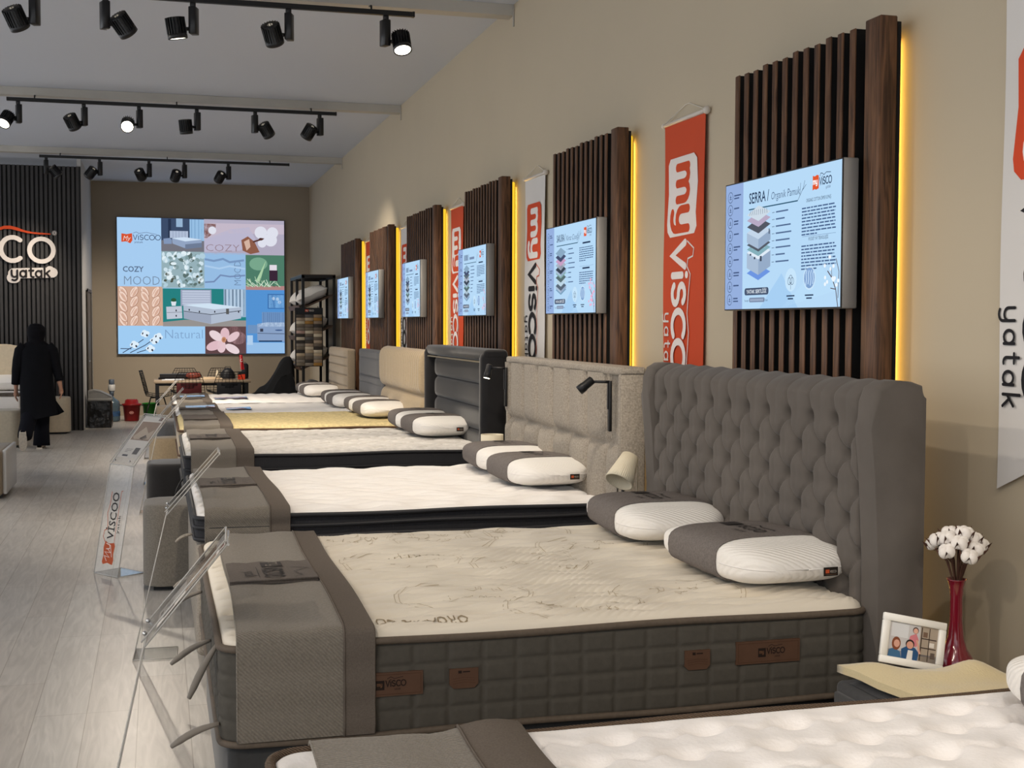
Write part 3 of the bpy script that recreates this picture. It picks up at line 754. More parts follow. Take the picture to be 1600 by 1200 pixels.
def leather_tag(t, y, x0, x1, z0, z1, small=False):
    """tag sewn to the near side of a mattress"""
    yy = y-.0125
    if small: mb = MB(); w = x1-x0; pts = [(x0, z1), (x1, z1), (x1, z0+.012), (x1-.012, z0), (x0+.012, z0-.0), (x0, z0+.012)]
    else: mb = MB(); pts = [(x0, z0), (x1, z0), (x1, z1), (x0, z1)]
    mb.prism([(p[0], p[1]) for p in pts], .008, 0, M=Matrix(((1, 0, 0, 0), (0, 0, -1, yy+.008), (0, 1, 0, 0), (0, 0, 0, 1))))
    g = mb.build('leather_tag', M_LEATHER, t)
    c = Canvas((x0, yy, z0), (1, 0, 0), (0, 0, 1), 1, .0006); W_, H_ = x1-x0, z1-z0; ink = (34, 24, 20); st = (78, 54, 40)
    if not small:
        c.line([(.006, .006), (W_-.006, .006), (W_-.006, H_-.006), (.006, H_-.006), (.006, .006)], .0018, st)
        c.rect(W_*.34, H_*.28, W_*.12, H_*.4, ink); c.up().letters('my', W_*.36, H_*.45, H_*.16, (104, 74, 54), .2, kx=.8); c.up(-1)
        c.letters('VISCO', W_*.48, H_*.42, H_*.24, ink, .2, kx=.85); c.line([(W_*.5, H_*.74), (W_*.55, H_*.82), (W_*.6, H_*.74), (W_*.72, H_*.8)], .0015, ink); c.text('yatak', W_*.6, H_*.26, H_*.09, ink)
    else:
        c.rect(W_*.3, H_*.76, W_*.12, H_*.14, ink); c.rect(W_*.46, H_*.8, W_*.25, H_*.06, ink)
        for q in range(3): c.line([(W_*.1, H_*(.25+.12*q)), (W_*.5, H_*(.32+.12*q)), (W_*.9, H_*(.25+.12*q))], .0012, st)
    c.build('stamped_logo', g)
def strap(t, pts, w=.028, m=None):
    """woven handle loop at the foot end"""
    a, b = Vector(pts[0]), Vector(min(pts, key=lambda p: p[0])); P = [a.lerp(b, k/6)+Vector((0, 0, .010*sin(pi*k/6))) for k in range(7)]
    MB().tube(P, [w*.35, w*.5, w*.6, w*.66, w*.70, w*.66, w*.42], 10, flatz=.5).build('handle', m or mat('grey_velour_handle', (128, 120, 110), .85, sheen=.2), t)
def base_box(bed, x0, x1, y0, y1, z0, z1, m, name='base'):
    MB().box(x0, x1, y0, y1, z0, z1, .03, 4).build(name, m, bed)
    mb = None
    for x in (x0+.12, x1-.15):
        for y in (y0+.12, y1-.12): MB().lathe([(.02, 0), (.026, z0+.01)], 12, o=(x, y, 0)).build('leg', M_BLACK, bed)

# ---------------- pillows
def ph(x, y, L=.64, W_=.40, H_=.125):
    """half thickness of a pillow at local x,y"""
    a = abs(x)/(W_/2); b = abs(y)/(L/2)
    q = 1-(max(0, a)**3.2+max(0, b)**5)
    return H_/2*max(0, q)**.42 if q > 0 else 0
def make_pillow(L=.76, W_=.44, H_=.15, logo=True, tagc=True, label='', rnd=1, flip=1):
    t = thing('pillow', label, 'pillow', (0, 0, 0), local=True)
    def prof(y):
        b = min(1, abs(y)/(L/2)); return max(0, 1-b**5)**.5
    def fn(y0, y1, off):
        def f(u, v):
            y = y0+(y1-y0)*v; e = prof(y); a = 2*pi*u
            ca, sa = cos(a), sin(a); ex = (abs(ca)**.58)*(1 if ca > 0 else -1); ez = (abs(sa)**.6)*(1 if sa > 0 else -1)
            sw = W_/2*(.62+.38*e) if e > .0 else 0
            sw *= (e**.4); hz = H_/2*(max(0, 1-min(1, abs(y)/(L/2))**3.6)**.52)*(1-.16*max(0, y/(L/2)))
            # contour: slightly higher at the edges than the centre, seam at the waist
            c_ = 1+.04*ex*ex if ez > 0 else 1
            return ((sw+off)*ex, y, H_/2+(hz*c_+off)*ez+.0012*sin(60*y)*abs(ez))
        return f
    MB().grid(fn(-L/2, L/2, 0), 48, 72, closed_u=True).build('pillow_body', mat('white_chevron_knit', (238, 234, 228), .85, spec=.2, sheen=.2, weave=(24, 'DIAGONAL', .4), bump=(160, .25, .001)), t)
    ya, yb_ = (-.16, .20)
    MB().grid(fn(ya, yb_, .004), 36, 28, closed_u=True).tube([fn(ya, yb_, .003)(i/30, 0) for i in range(30)], .003, 5, closed=True).tube([fn(ya, yb_, .003)(i/30, 1) for i in range(30)], .003, 5, closed=True).build('sleeve_band', M_BANDG, t)
    mb = MB(); mb.tube([(W_/2*((prof(y)**.4)*(.62+.38*prof(y)))*s_+.0008*s_, y, H_/2) for s_ in (1,) for y in [-.24*L-(.26*L)*i/14 for i in range(15)]], .0022, 5)
    mb.tube([(-W_/2*((prof(y)**.4)*(.62+.38*prof(y)))-.0008, y, H_/2) for y in [-.24*L-(.26*L)*i/14 for i in range(15)]], .0022, 5); mb.build('seam', M_WHITEKNIT, t)
    if logo:
        f = fn(ya, yb_, .006)
        c = Canvas((0, 0, 0), (0, -1, 0), (1, 0, 0), 1, .0005)
        ymid = (ya+yb_)/2
        def wp(x, y, d):
            yy = ymid+.14-x*1.75; e = prof(yy); xx = y*1.7-.03
            q = min(1, abs(xx)/(W_/2*(e**.4)*(.62+.38*e))); ex = q; ca = ex**(1/.58); sa = sqrt(max(0, 1-ca*ca)); ez = sa**.6
            return Vector((xx, yy, H_/2+(H_/2*(max(0, 1-min(1, abs(yy)/(L/2))**3.6)**.52)*(1-.16*max(0, yy/(L/2)))*(1+.04*ex*ex)+.0045)*ez+d+.0018))
        c.warp = wp; ink = (44, 40, 40)
        c.rect(0, -.01, .045, .04, ink); c.text('VISCOO', .052, -.005, .03, ink, w=.10, off=.015); c.line([(.06, .034), (.08, .046), (.1, .036), (.15, .04)], .003, ink); c.text('yatak', .1, -.03, .014, ink)
        c.build('printed_logo', t)
    if tagc:
        z = H_/2-.012
        y = -L/2*.80; e = prof(y); xx = W_/2*(e**.45)*(.62+.38*e)
        # woven label on the near end
        yl = None
        for i in range(200):
            yq = -L/2+.0005+i*.001; e = prof(yq); zz = H_/2*(e**.8)
            if zz > .03 and W_/2*(e**.4)*(.62+.38*e) > .16: yl = yq; break
        yl = yl if yl is not None else -L/2+.03
        c = Canvas((.055, -L/2+.001, z-.012), (1, 0, 0), (0, 0, 1), 1, .0006)
        c.rect(0, 0, .052, .028, (34, 28, 24)); c.up(); c.rect(.006, .009, .014, .012, (190, 84, 48)); c.text('VISCO', .022, .01, .009, (170, 160, 150), w=.024); c.line([(.005, .005), (.047, .005)], .001, (120, 90, 70))
        c.build('woven_label', t, thick=.002)
    return t
proto_pillow = make_pillow(label='white pillow with charcoal band at the near side of the mattress, in front of the buttoned headboard')
first = [True]
def pillow(x, y, z, rz, label, sc=1.0):
    if first[0]: o = proto_pillow; first[0] = False; o.location = (x, y, z); o.rotation_euler.z = rz; o['label'] = label; o['group'] = 'banded pillows on the beds'
    else: o = dup(proto_pillow, (x, y, z), rz, label)
    return o

# ---------------- bed builder
def bed_root(label, y0, y1): return thing('bed', label, 'bed', (1.1, (y0+y1)/2, 0))
XH = 2.19        # front of most headboards
X0 = 0.16
# ======== nearest bed, only its far strip in view
y0, y1 = .90, 2.60
bd = bed_root('bed nearest the camera, cut off by the bottom edge of the photo', y0, y1)
base_box(bd, X0+.01, XH, y0+.02, y1-.02, .07, .44, M_TAUPEF)
MB().box(XH+.01, XH+.11, y0-.08, y1+.08, .05, 1.4, .03, 4).build('headboard', M_TAUPEF, bd)
M_ROPE = mat('brown_rope_piping', (112, 92, 74), .8, weave=(70, 'DIAGONAL', .8, .5))
mt, h = mattress(X0+.05, 2.17, y0, y1, .445, .755, 'white plush tufted mattress with brown rope piping, nearest the camera', M_PLUSH, M_QUILT, M_ROPE, pat_plush, pipes=(0, 1), res=(260, 220), roll=.014)
runner(.29, .73, .60, None, 'grey bed runner crumpled over the foot of the nearest mattress', .26, .757, y0, y1, yp=None, wavy=.012)
pillow(2.0, 2.13, .758, R(-4), 'banded white pillow on the nearest mattress, cut by the right edge of the photo')

# ======== main bed with buttoned headboard
y0, y1 = 3.57, 5.28
bd = bed_root('large bed with deep buttoned graphite velvet headboard', y0, y1)
base_box(bd, X0+.015, 2.19, y0+.015, y1-.015, .07, .445, mat('dark_graphite_base_fabric', (58, 58, 58), .9, sheen=.3, noise=(60, .85)))
mt, h = mattress(X0, 2.17, y0, y1, .45, .752, 'cream organic cotton mattress with dark quilted side, second from the camera', M_CREAMKNIT, M_QUILT, M_PIPE, pat_quilt, quilt=(.102, .064), pipes=(0, 1), res=(330, 220))
leather_tag(mt, y0, 1.70, 1.915, .575, .645); leather_tag(mt, y0, .515, .722, .56, .628); leather_tag(mt, y0, .80, .885, .567, .625, True); leather_tag(mt, y0, 1.53, 1.613, .57, .63, True)
for (a, z) in ((3.75, .60), (3.78, .47)):
    pass
strap(mt, [(X0-.01, 4.95, .60), (X0-.05, 4.97, .585), (X0-.10, 4.98, .56), (X0-.125, 4.98, .54), (X0-.10, 4.99, .53), (X0-.05, 4.98, .55), (X0-.01, 4.97, .57)])
strap(mt, [(X0-.01, 4.1, .62), (X0-.05, 4.11, .60), (X0-.10, 4.12, .57), (X0-.13, 4.12, .548), (X0-.10, 4.12, .545), (X0-.05, 4.11, .575), (X0-.01, 4.11, .60)])
strap(mt, [(X0-.005, 3.72, .70), (X0-.018, 3.72, .64), (X0-.03, 3.72, .60), (X0-.06, 3.72, .565), (X0-.085, 3.72, .55)], .03)
strap(mt, [(X0-.005, 3.62, .50), (X0-.05, 3.63, .49), (X0-.10, 3.64, .465), (X0-.135, 3.64, .44), (X0-.10, 3.64, .44), (X0-.05, 3.63, .465), (X0-.005, 3.62, .48)])
# printed motifs of the cotton knit
c = Canvas((0, 0, 0), (1, 0, 0), (0, 1, 0), 1, .0005); ink = (176, 160, 132)
c.warp = lambda x, y, d: Vector((x, y, h(x, y)+.0022+d*0))
rnd = random.Random(5)
def subd(pts, st=.02):
    o = []
    for a, b in zip(pts, pts[1:]):
        k = max(1, int(sqrt((a[0]-b[0])**2+(a[1]-b[1])**2)/st)); o += [(a[0]+(b[0]-a[0])*j/k, a[1]+(b[1]-a[1])*j/k) for j in range(k)]
    return o+[pts[-1]]
def curl(x, y, r, a0): c.line([(x+r*(1-i/16)*cos(a0+i*.5), y+r*(1-i/16)*sin(a0+i*.5)) for i in range(13)], .0017, ink)
for (x, y, f) in [(.95, 3.98, 1), (1.30, 4.45, -1), (.86, 4.6, 1), (1.62, 3.85, -1), (1.65, 4.75, 1), (1.1, 5.05, -1), (.78, 5.1, 1), (1.45, 5.12, 1), (1.25, 3.75, 1)]:
    for dd in (0, .014):
        c.line(arc(x-f*.02, y, .20+dd, .17+dd, (100 if f > 0 else 80), (235 if f > 0 else -55), 16), .0018, ink)
        c.line(arc(x+f*.0, y+.01, .21+dd, .13+dd, (-32 if f > 0 else 212), (48 if f > 0 else 132), 10), .0018, ink)
    for k in range(7): curl(x+rnd.uniform(-.13, .13), y+rnd.uniform(-.1, .1), rnd.uniform(.012, .034), rnd.random()*6)
    for k in range(6):
        a, b, q = x+rnd.uniform(-.14, .12), y+rnd.uniform(-.12, .1), rnd.uniform(-.7, .7)
        c.line([(a, b), (a+.03*cos(q), b+.03*sin(q)), (a+.05*cos(q+.5), b+.05*sin(q+.5))], .002, ink)
c.build('knitted_motif', mt); w_ = c.warp; c = Canvas((0, 0, 0), (1, 0, 0), (0, 1, 0), 1, .0005); c.warp = w_
for (x, y) in ((.88, 3.68), (1.12, 4.72)):
    c.text('ORGANIC COTTON', x, y, .045, (150, 134, 108), w=.40, rot=180)
c.build('knitted_lettering', mt)
runner(.205, .585, .50, None, 'grey bed runner with logo pocket over the foot of the cream mattress', .295, .754, y0, y1, yp=(.38, .59), skew=.012)
# headboard: deep buttoned panel between padded wings
HX, HZ = 2.19, 1.44; ya, yb_ = 3.60, 5.36
def tuft(y, z):
    a, b = .163, .105; z0 = 1.305
    v = (z0-z)/b
    # button lattice
    u = (y-3.615)/a; best = 9; row = round(v)
    for j in (math.floor(v), math.floor(v)+1):
        if j < 0: continue
        o = .5 if j % 2 else 0; k = round(u-o)+o; d = sqrt(((u-k)*a)**2+((v-j)*b)**2); best = min(best, d)
    p = u+max(0, v)/2; q = u-max(0, v)/2; p = abs(p-round(p)); q = abs(q-round(q))
    g = min(p, q); w = max(p, q); s_ = 1-math.exp(-(g/.028)**1.4)
    # creases run from button to button and shallow out half way
    return .012*(1-math.exp(-(best/.045)**2))+.026*(1-math.exp(-(best/.018)**2))+.011*s_*(1-math.exp(-(best/.022)**2))+.004*sin(pi*min(1, 2*g))-.002
def hb(u, v):
    y = ya-.04+(yb_-ya+.08)*u; z = .40+(HZ-.40)*v; dep = tuft(y, z)*min(1, max(0, (min(y-ya, yb_-y)+.004)/.02))
    e = max(0, (z-(HZ-.06))/.06); 
    return (HX-.002-dep*(1-e**2)+.045*(1-sqrt(max(0, 1-e*e))), y, z-.0*e+.006*(.5+.5*cos(2*pi*(y-3.615)/.163+pi))*e)
MB().grid(hb, 300, 190).build('buttoned_panel', M_VELVET, bd)
MB().grid(lambda u, v: (HX+.042+v*.075, ya+(yb_-ya)*u, HZ+.0-.012*v+.006*(.5+.5*cos(2*pi*(ya+(yb_-ya)*u-3.615)/.163+pi))*(1-v)), 120, 4).build('top_edge', M_VELVET, bd)
bt = MB()
for j in range(8):
    for k in range(12):
        y = 3.615+.163*(k+(.5 if j % 2 else 0)); z = 1.305-.105*j
        if y < yb_-.03 and z > .7: bt.sphere((HX-.004, y, z), .011, 8, 6, (.5, 1, 1))
props(bt.build('fabric_button', M_VELVET, bd), kind='stuff')
for (yc, sg) in ((ya, -1), (yb_, 1)):
    # wing: thick padded slab with rounded front and top, leaning forward
    def wing(u, v, yc=yc, sg=sg):
        # v: along outline front-bottom -> top -> back ; u: across thickness
        P_ = [(HX-.035, .05), (HX-.035, .5), (HX-.04, .9), (HX-.055, 1.15), (HX-.07, 1.30), (HX-.068, 1.38), (HX-.05, 1.425), (HX-.015, 1.445), (HX+.03, 1.447), (HX+.08, 1.442), (HX+.11, 1.43), (HX+.118, 1.39), (HX+.12, 1.2), (HX+.12, .6), (HX+.12, .05)]
        k = v*(len(P_)-1); i = min(int(k), len(P_)-2); f = k-i
        x = P_[i][0]*(1-f)+P_[i+1][0]*f; z = P_[i][1]*(1-f)+P_[i+1][1]*f
        cx, cz = HX+.03, min(z, 1.33); th = .10; a = pi*u; rr = (1-abs(cos(a))**2.6)**.5 if 0 < u < 1 else 0
        sh = .03*(1-rr); dx, dz = x-cx, z-cz; l = sqrt(dx*dx+dz*dz) or 1
        return (x-dx/l*sh, yc+sg*(th/2-th/2*cos(a)), z-dz/l*sh)
    P_ = [(HX-.035, .05), (HX-.035, .5), (HX-.04, .9), (HX-.055, 1.15), (HX-.07, 1.30), (HX-.068, 1.38), (HX-.05, 1.425), (HX-.015, 1.445), (HX+.03, 1.447), (HX+.08, 1.442), (HX+.115, 1.43), (HX+.12, 1.39), (HX+.12, 1.2), (HX+.12, .6), (HX+.12, .05)]
    w = MB().prism(P_, .10, min(yc, yc+sg*.1), M=Matrix(((1, 0, 0, 0), (0, 0, 1, 0), (0, 1, 0, 0), (0, 0, 0, 1))))
    bmesh.ops.bevel(w.bm, geom=[e for e in w.bm.edges if abs(e.verts[0].co.y-e.verts[1].co.y) < 1e-5], offset=.024, segments=5, profile=.5, affect='EDGES')
    for f_ in w.bm.faces: f_.smooth = True
    w.build('headboard_wing', M_VELVET, bd)
    
MB().box(HX+.03, HX+.118, ya, yb_, .05, HZ-.015, .01, 2).build('headboard_back', M_VELVET, bd)
pillow(1.99, 4.06, .757, R(3), 'banded white pillow with black woven label, nearer one before the buttoned headboard')
pillow(1.97, 4.93, .757, R(-2), 'white pillow with charcoal band, farther of the two before the buttoned headboard')

# ======== third bed: channelled beige headboard with reading lamps
y0, y1 = 6.03, 7.72
bd = bed_root('bed with channelled beige chenille headboard and two reading lamps', y0, y1)
base_box(bd, X0+.0, 2.19, y0+.01, y1-.01, .07, .60, M_BEIGE)
mt, h = mattress(X0, 2.17, y0, y1, .605, .752, 'white wave quilted mattress with black piped border, third from the camera', M_WHITEKNIT, M_DARKSIDE, mat('black_piping', (34, 34, 38), .6), pat_wave, pipes=(0.0, .42, .9), res=(230, 150))
strap(mt, [(X0-.01, 6.2, .62), (X0-.05, 6.2, .60), (X0-.09, 6.21, .585), (X0-.05, 6.2, .58), (X0-.01, 6.2, .595)], .024, M_BEIGE)
strap(bd, [(X0, 6.15, .43), (X0-.05, 6.15, .41), (X0-.10, 6.16, .38), (X0-.05, 6.15, .385), (X0, 6.15, .40)], .026, M_BEIGE)
runner(.205, .59, .50, None, 'grey bed runner with logo pocket over the foot of the wave quilted mattress', .20, .754, y0, y1, yp=(.44, .66), skew=-.01)
ya, yb_ = 5.84, 7.93
def chan(u, v):
    y = ya+(yb_-ya)*u; z = .5+(1.375-.5)*v; n = 7; uu = (yb_-y)/(yb_-ya)*n-.25; p = uu-math.floor(uu); p = min(p, 1-p)
    zz = z-1.02; r_ = abs(zz); top = max(0, z-1.335)/.04
    d = .062*(1-(1-min(1, 2*p))**2.6)**.55*(1-(1-min(1, r_/.09))**2.6)**.55
    if y < ya+.16 and z > 1.02: d = d*.2+.012
    return (XH+.012-d, y, z)
MB().grid(chan, 210, 90).build('channelled_panel', M_BEIGE, bd)
MB().box(XH-.035, XH+.10, ya-.01, ya+.02, .05, 1.375, .008, 2).box(XH-.035, XH+.10, yb_-.02, yb_+.01, .05, 1.375, .008, 2).box(XH-.035, XH+.10, ya-.01, yb_+.01, 1.368, 1.41, .012, 3).box(XH+.02, XH+.099, ya+.02, yb_-.02, .05, 1.37).build('headboard_frame', M_BEIGE, bd)
for yy, lit in ((ya+.10, False), (yb_-.03, True)):
    rl = MB().box(XH-.055, XH-.04, yy-.014, yy+.014, 1.09, 1.34, .003, 1).box(XH-.06, XH-.045, yy-.008, yy+.008, 1.2, 1.33).build('reading_lamp', M_BLACK, bd)
    arm = MB().tube([(XH-.05, yy, 1.335), (XH-.075, yy, 1.335), (XH-.135, yy+.03, 1.335)], .007, 8)
    arm.build('lamp_arm', M_BLACK, rl)
    a = Vector((-.75, .25, -.65)).normalized() if not lit else Vector((-.25, -.1, -.95)).normalized(); c0 = Vector((XH-.15, yy+.04, 1.325))
    q = a.to_track_quat('Z', 'Y').to_matrix().to_4x4()
    MB().lathe([(.012, -.035), (.021, -.03), (.022, .02), (.024, .022), (.024, .055), (.021, .055)], 16, M=q, o=c0).build('lamp_head', M_BLACK, rl)
    if lit: MB().lathe([(.0005, .054), (.02, .0555), (.02, .057), (.0005, .058)], 14, M=q, o=c0).build('lamp_bulb', emis((255, 246, 225), 5), rl)
pillow(1.99, 6.70, .757, R(3), 'white pillow with charcoal band, nearer of the two before the channelled beige headboard')
pillow(2.0, 7.37, .757, R(-1), 'white pillow with charcoal band, farther of the two before the channelled beige headboard')

# ======== fourth bed: black headboard with horizontal rolls
y0, y1 = 8.50, 10.15
bd = bed_root('bed with black velvet headboard of horizontal rolls', y0, y1)
base_box(bd, X0+.01, 2.19, y0+.01, y1-.01, .07, .48, M_BLACKV)
mt, h = mattress(X0, 2.17, y0, y1, .50, .785, 'white mattress with black side, lying before the black headboard', mat('mottled_white_knit', (226, 222, 216), .9, noise=(26, .78), bump=(60, .4, .002)), M_DARKSIDE, mat('black_piping', 0), pat_diamond, pipes=(0.0, .35, 1), res=(180, 120))
runner(.205, .60, .49, None, 'grey bed runner with logo pocket over the foot of the mattress before the black headboard', .26, .787, y0, y1, yp=(.42, .66))
strap(mt, [(X0-.01, 8.62, .6), (X0-.05, 8.62, .55), (X0-.06, 8.62, .5), (X0-.02, 8.62, .48)], .02, M_BLACKV)
ya, yb_ = 8.36, 10.34
def roll_fn(xf, ya, yb_, z0, z1, edges, amp, pw=.5):
    def f(u, v):
        z = z0+(z1-z0)*v; y = ya+(yb_-ya)*u
        for a, b in zip(edges, edges[1:]):
            if a <= z <= b+1e-9: q = (z-a)/(b-a); d = amp*(max(0, 1-(2*q-1)**4))**pw; break
        else: d = 0
        e = min(1, min(u, 1-u)*(yb_-ya)/.03); return (xf-d*smooth(.25+.75*e), y, z)
    return f
MB().grid(roll_fn(XH+.01, ya+.11, yb_-.11, .5, 1.36, [.5, .70, .865, 1.03, 1.195, 1.36], .045), 20, 110).build('rolled_panel', M_BLACKV, bd)
for s_ in (ya, yb_-.115): MB().box(XH-.09, XH+.10, s_, s_+.115, .05, 1.43, .05, 5).build('headboard_wing', M_BLACKV, bd)
MB().box(XH-.075, XH+.10, ya, yb_, 1.365, 1.445, .035, 5).build('top_roll', M_BLACKV, bd)
MB().box(XH+.01, XH+.09, ya+.02, yb_-.02, .05, 1.42).build('headboard_back', M_BLACKV, bd)
MB().box(XH-.078, XH-.06, ya+.115, yb_-.115, 1.352, 1.362).build('metal_trim', mat('brass_trim', (190, 175, 140), .3, metal=.8), bd)
pillow(2.0, 9.38, .79, R(3), 'white pillow with charcoal band, nearer of the two before the black headboard')
pillow(2.0, 10.0, .79, R(-1), 'white pillow with charcoal band, farther of the two before the black headboard')

# ======== fifth bed: sand headboard of two cushions
y0, y1 = 10.95, 12.58
bd = bed_root('bed with sand coloured headboard of two stacked cushions, the upper one pleated', y0, y1)
base_box(bd, X0+.01, 2.19, y0+.01, y1-.01, .07, .50, M_TAN)
gold = mat('yellow_flecked_knit', (222, 204, 152), .9, noise=(34, .66), bump=(70, .4, .002))
mt, h = mattress(X0, 2.17, y0, y1, .51, .755, 'yellow flecked mattress with brown border, lying before the sand headboard', gold, M_TAN, mat('brown_piping', (84, 58, 36), .6), pat_fleck, pipes=(0.0, 1), res=(120, 80))
runner(.205, .60, .50, None, 'grey bed runner over the foot of the yellow flecked mattress', .16, .757, y0, y1, yp=(.30, .7), logo=False)
ya, yb_ = 10.62, 12.72
def cush(z0, z1, am, pleat):
    def f(u, v):
        z = z0+(z1-z0)*v; y = ya+(yb_-ya)*u; q = 2*v-1; e = min(u, 1-u)*(yb_-ya)
        d = am*(max(0, 1-abs(q)**5))**.5*(max(0, 1-(1-min(1, e/.07))**2.5))**.5
        if pleat: d -= .008*math.exp(-(((((y-ya)/.085) % 1)-.5)/.12)**2)*(1 if e > .1 else 0)
        return (XH+.03-d, y, z)
    return f
MB().grid(cush(1.0, 1.395, .095, True), 160, 40).build('pleated_cushion', M_TAN, bd)
MB().grid(cush(.55, 1.0, .085, False), 60, 30).build('lower_cushion', M_TAN, bd)
MB().box(XH+.0, XH+.11, ya+.01, yb_-.01, .05, 1.385, .04, 4).build('headboard_back', M_TAN, bd)
pillow(1.98, 11.75, .76, R(3), 'white pillow with charcoal band, nearer of the two before the sand headboard')
pillow(1.98, 12.40, .76, R(-1), 'white pillow with charcoal band, farther of the two before the sand headboard')

# ======== sixth bed: slate headboard
y0, y1 = 13.0, 14.55
bd = bed_root('bed with slate grey headboard of stitched horizontal bands', y0, y1)
base_box(bd, X0+.01, 2.19, y0+.01, y1-.01, .07, .48, M_GREYF)
mt, h = mattress(X0, 2.17, y0, y1, .49, .722, 'white mattress before the slate grey headboard, second from the far end', M_WHITEKNIT, M_GREYF, M_PIPE, pat_soft, pipes=(0, 1), res=(90, 60))
runner(.205, .60, .50, None, 'grey bed runner over the foot of the mattress second from the far end', .18, .724, y0, y1, yp=(.2, .45), logo=False)
ya, yb_ = 12.86, 14.42
MB().grid(roll_fn(XH+.01, ya+.01, yb_-.01, .5, 1.325, [.5, .72, .79, .98, 1.05, 1.24, 1.325], .03, .35), 12, 90).build('stitched_panel', M_GREYF, bd)
MB().box(XH, XH+.10, ya, yb_, .05, 1.335, .02, 3).build('headboard_back', M_GREYF, bd)
pillow(1.98, 13.70, .727, R(3), 'white pillow with charcoal band, nearer of the two before the slate headboard')
pillow(1.98, 14.25, .727, R(-1), 'white pillow with charcoal band, farther of the two before the slate headboard')

# ======== seventh bed: taupe headboard with horizontal channels
y0, y1 = 15.4, 17.0
bd = bed_root('farthest bed of the row, taupe headboard with horizontal channels', y0, y1)
base_box(bd, X0+.01, 2.19, y0+.01, y1-.01, .07, .46, M_GREYF)
mt, h = mattress(X0, 2.17, y0, y1, .47, .695, 'white mattress farthest from the camera, before the taupe headboard', M_WHITEKNIT, M_GREYF, M_PIPE, pat_soft, pipes=(0, 1), res=(90, 60))
runner(.205, .60, .50, None, 'grey bed runner over the foot of the farthest mattress', .16, .697, y0, y1, yp=(.15, .4), logo=False)
ya, yb_ = 15.25, 16.97
MB().grid(roll_fn(XH+.0, ya+.005, yb_-.005, .5, 1.30, [.5, .86, .99, 1.10, 1.20, 1.30], .032, .35), 12, 90).build('channelled_panel', M_TAUPEF, bd)
MB().box(XH-.01, XH+.09, ya, yb_, .05, 1.31, .025, 3).build('headboard_back', M_TAUPEF, bd)
pillow(1.96, 16.25, .70, R(3), 'white pillow with charcoal band, nearer of the two before the taupe headboard')
pillow(1.96, 16.78, .70, R(-1), 'white pillow with charcoal band, farther of the two before the taupe headboard')

# bench cubes (poufs) at the foot of the beds
def pouf(x0, x1, y0, y1, z1, m, label):
    t = thing('pouf', label, 'pouf', ((x0+x1)/2, (y0+y1)/2, 0))
    p = rrect_path(x0, x1, y0, y1, min(.13, (x1-x0)/2-.001, (y1-y0)/2-.001), 8); n = len(p)
    cx, cy = (x0+x1)/2, (y0+y1)/2
    def f(u, v):
        i = int(round(u*n)) % n; prof = [(1, 0), (1, z1*.5-.012), (.995, z1*.8), (1, z1-.05), (.985, z1-.018), (.95, z1-.003), (.8, z1+.002), (.4, z1+.008), (0, z1+.01)]
        k, z = prof[int(round(v*8))]; return (cx+(p[i][0]-cx)*k, cy+(p[i][1]-cy)*k, .03+z)
    MB().grid(f, n, 8, closed_u=True).build('upholstery', m, t)
    MB().box(x0+.06, x1-.06, y0+.06, y1-.06, 0, .035).build('plinth', M_BLACK, t)
pouf(-.10, .42, 7.93, 8.42, .485, M_BEIGEV, 'beige ribbed pouf with rounded corners behind the foot of the wave quilted bed')
pouf(-.10, .40, 10.32, 10.80, .48, M_BLACKV, 'black velvet pouf between the feet of the black and the sand beds')
pouf(-.095, .38, 12.64, 12.95, .48, M_TAN, 'sand coloured pouf with square corners beyond the foot of the sand bed')
pouf(-.03, .36, 14.65, 15.1, .50, M_GREYF, 'slate grey pouf between the two farthest beds')
pouf(-.035, .36, 17.1, 17.55, .50, M_TAUPEF, 'taupe pouf beyond the farthest bed')
# ================================================================ BEDSIDE THINGS
M_NIGHT = mat('graphite_nightstand_fabric', (70, 70, 72), .9, sheen=.2, noise=(60, .85), bump=(150, .3, .001))
def nightstand(x0, x1, y0, y1, z1, m, label, raised=False):
    t = thing('nightstand', label, 'nightstand', ((x0+x1)/2, (y0+y1)/2, 0))
    MB().box(x0, x1, y0, y1, .06, z1, .02, 3).build('body', m, t)
    d = MB().box(x0-.014, x0+.004, y0+.02, y1-.02, .09, z1/2-.01, .006, 2).build('drawer', m, t)
    MB().box(x0-.022, x0-.012, (y0+y1)/2-.06, (y0+y1)/2+.06, z1/2-.05, z1/2-.04).build('handle', M_BLACK, d)
    d = MB().box(x0-.014, x0+.004, y0+.02, y1-.02, z1/2+.01, z1-.03, .006, 2).build('drawer', m, t)
    MB().box(x0-.022, x0-.012, (y0+y1)/2-.06, (y0+y1)/2+.06, z1-.09, z1-.08).build('handle', M_BLACK, d)
    for x in (x0+.05, x1-.05):
        for y in (y0+.05, y1-.05): MB().lathe([(.015, 0), (.018, .065)], 10, o=(x, y, 0)).build('leg', M_BLACK, t)
    return t
nightstand(1.97, 2.48, 2.80, 3.44, .545, M_NIGHT, 'graphite nightstand carrying the picture frame, cloth and red vase')
nightstand(1.80, 2.24, 5.50, 5.79, .56, M_BEIGE, 'nightstand hidden between the buttoned and the channelled headboards, under the ribbed lamp')
nightstand(1.80, 2.24, 7.98, 8.32, .56, M_BLACKV, 'nightstand hidden between the channelled and the black headboards')
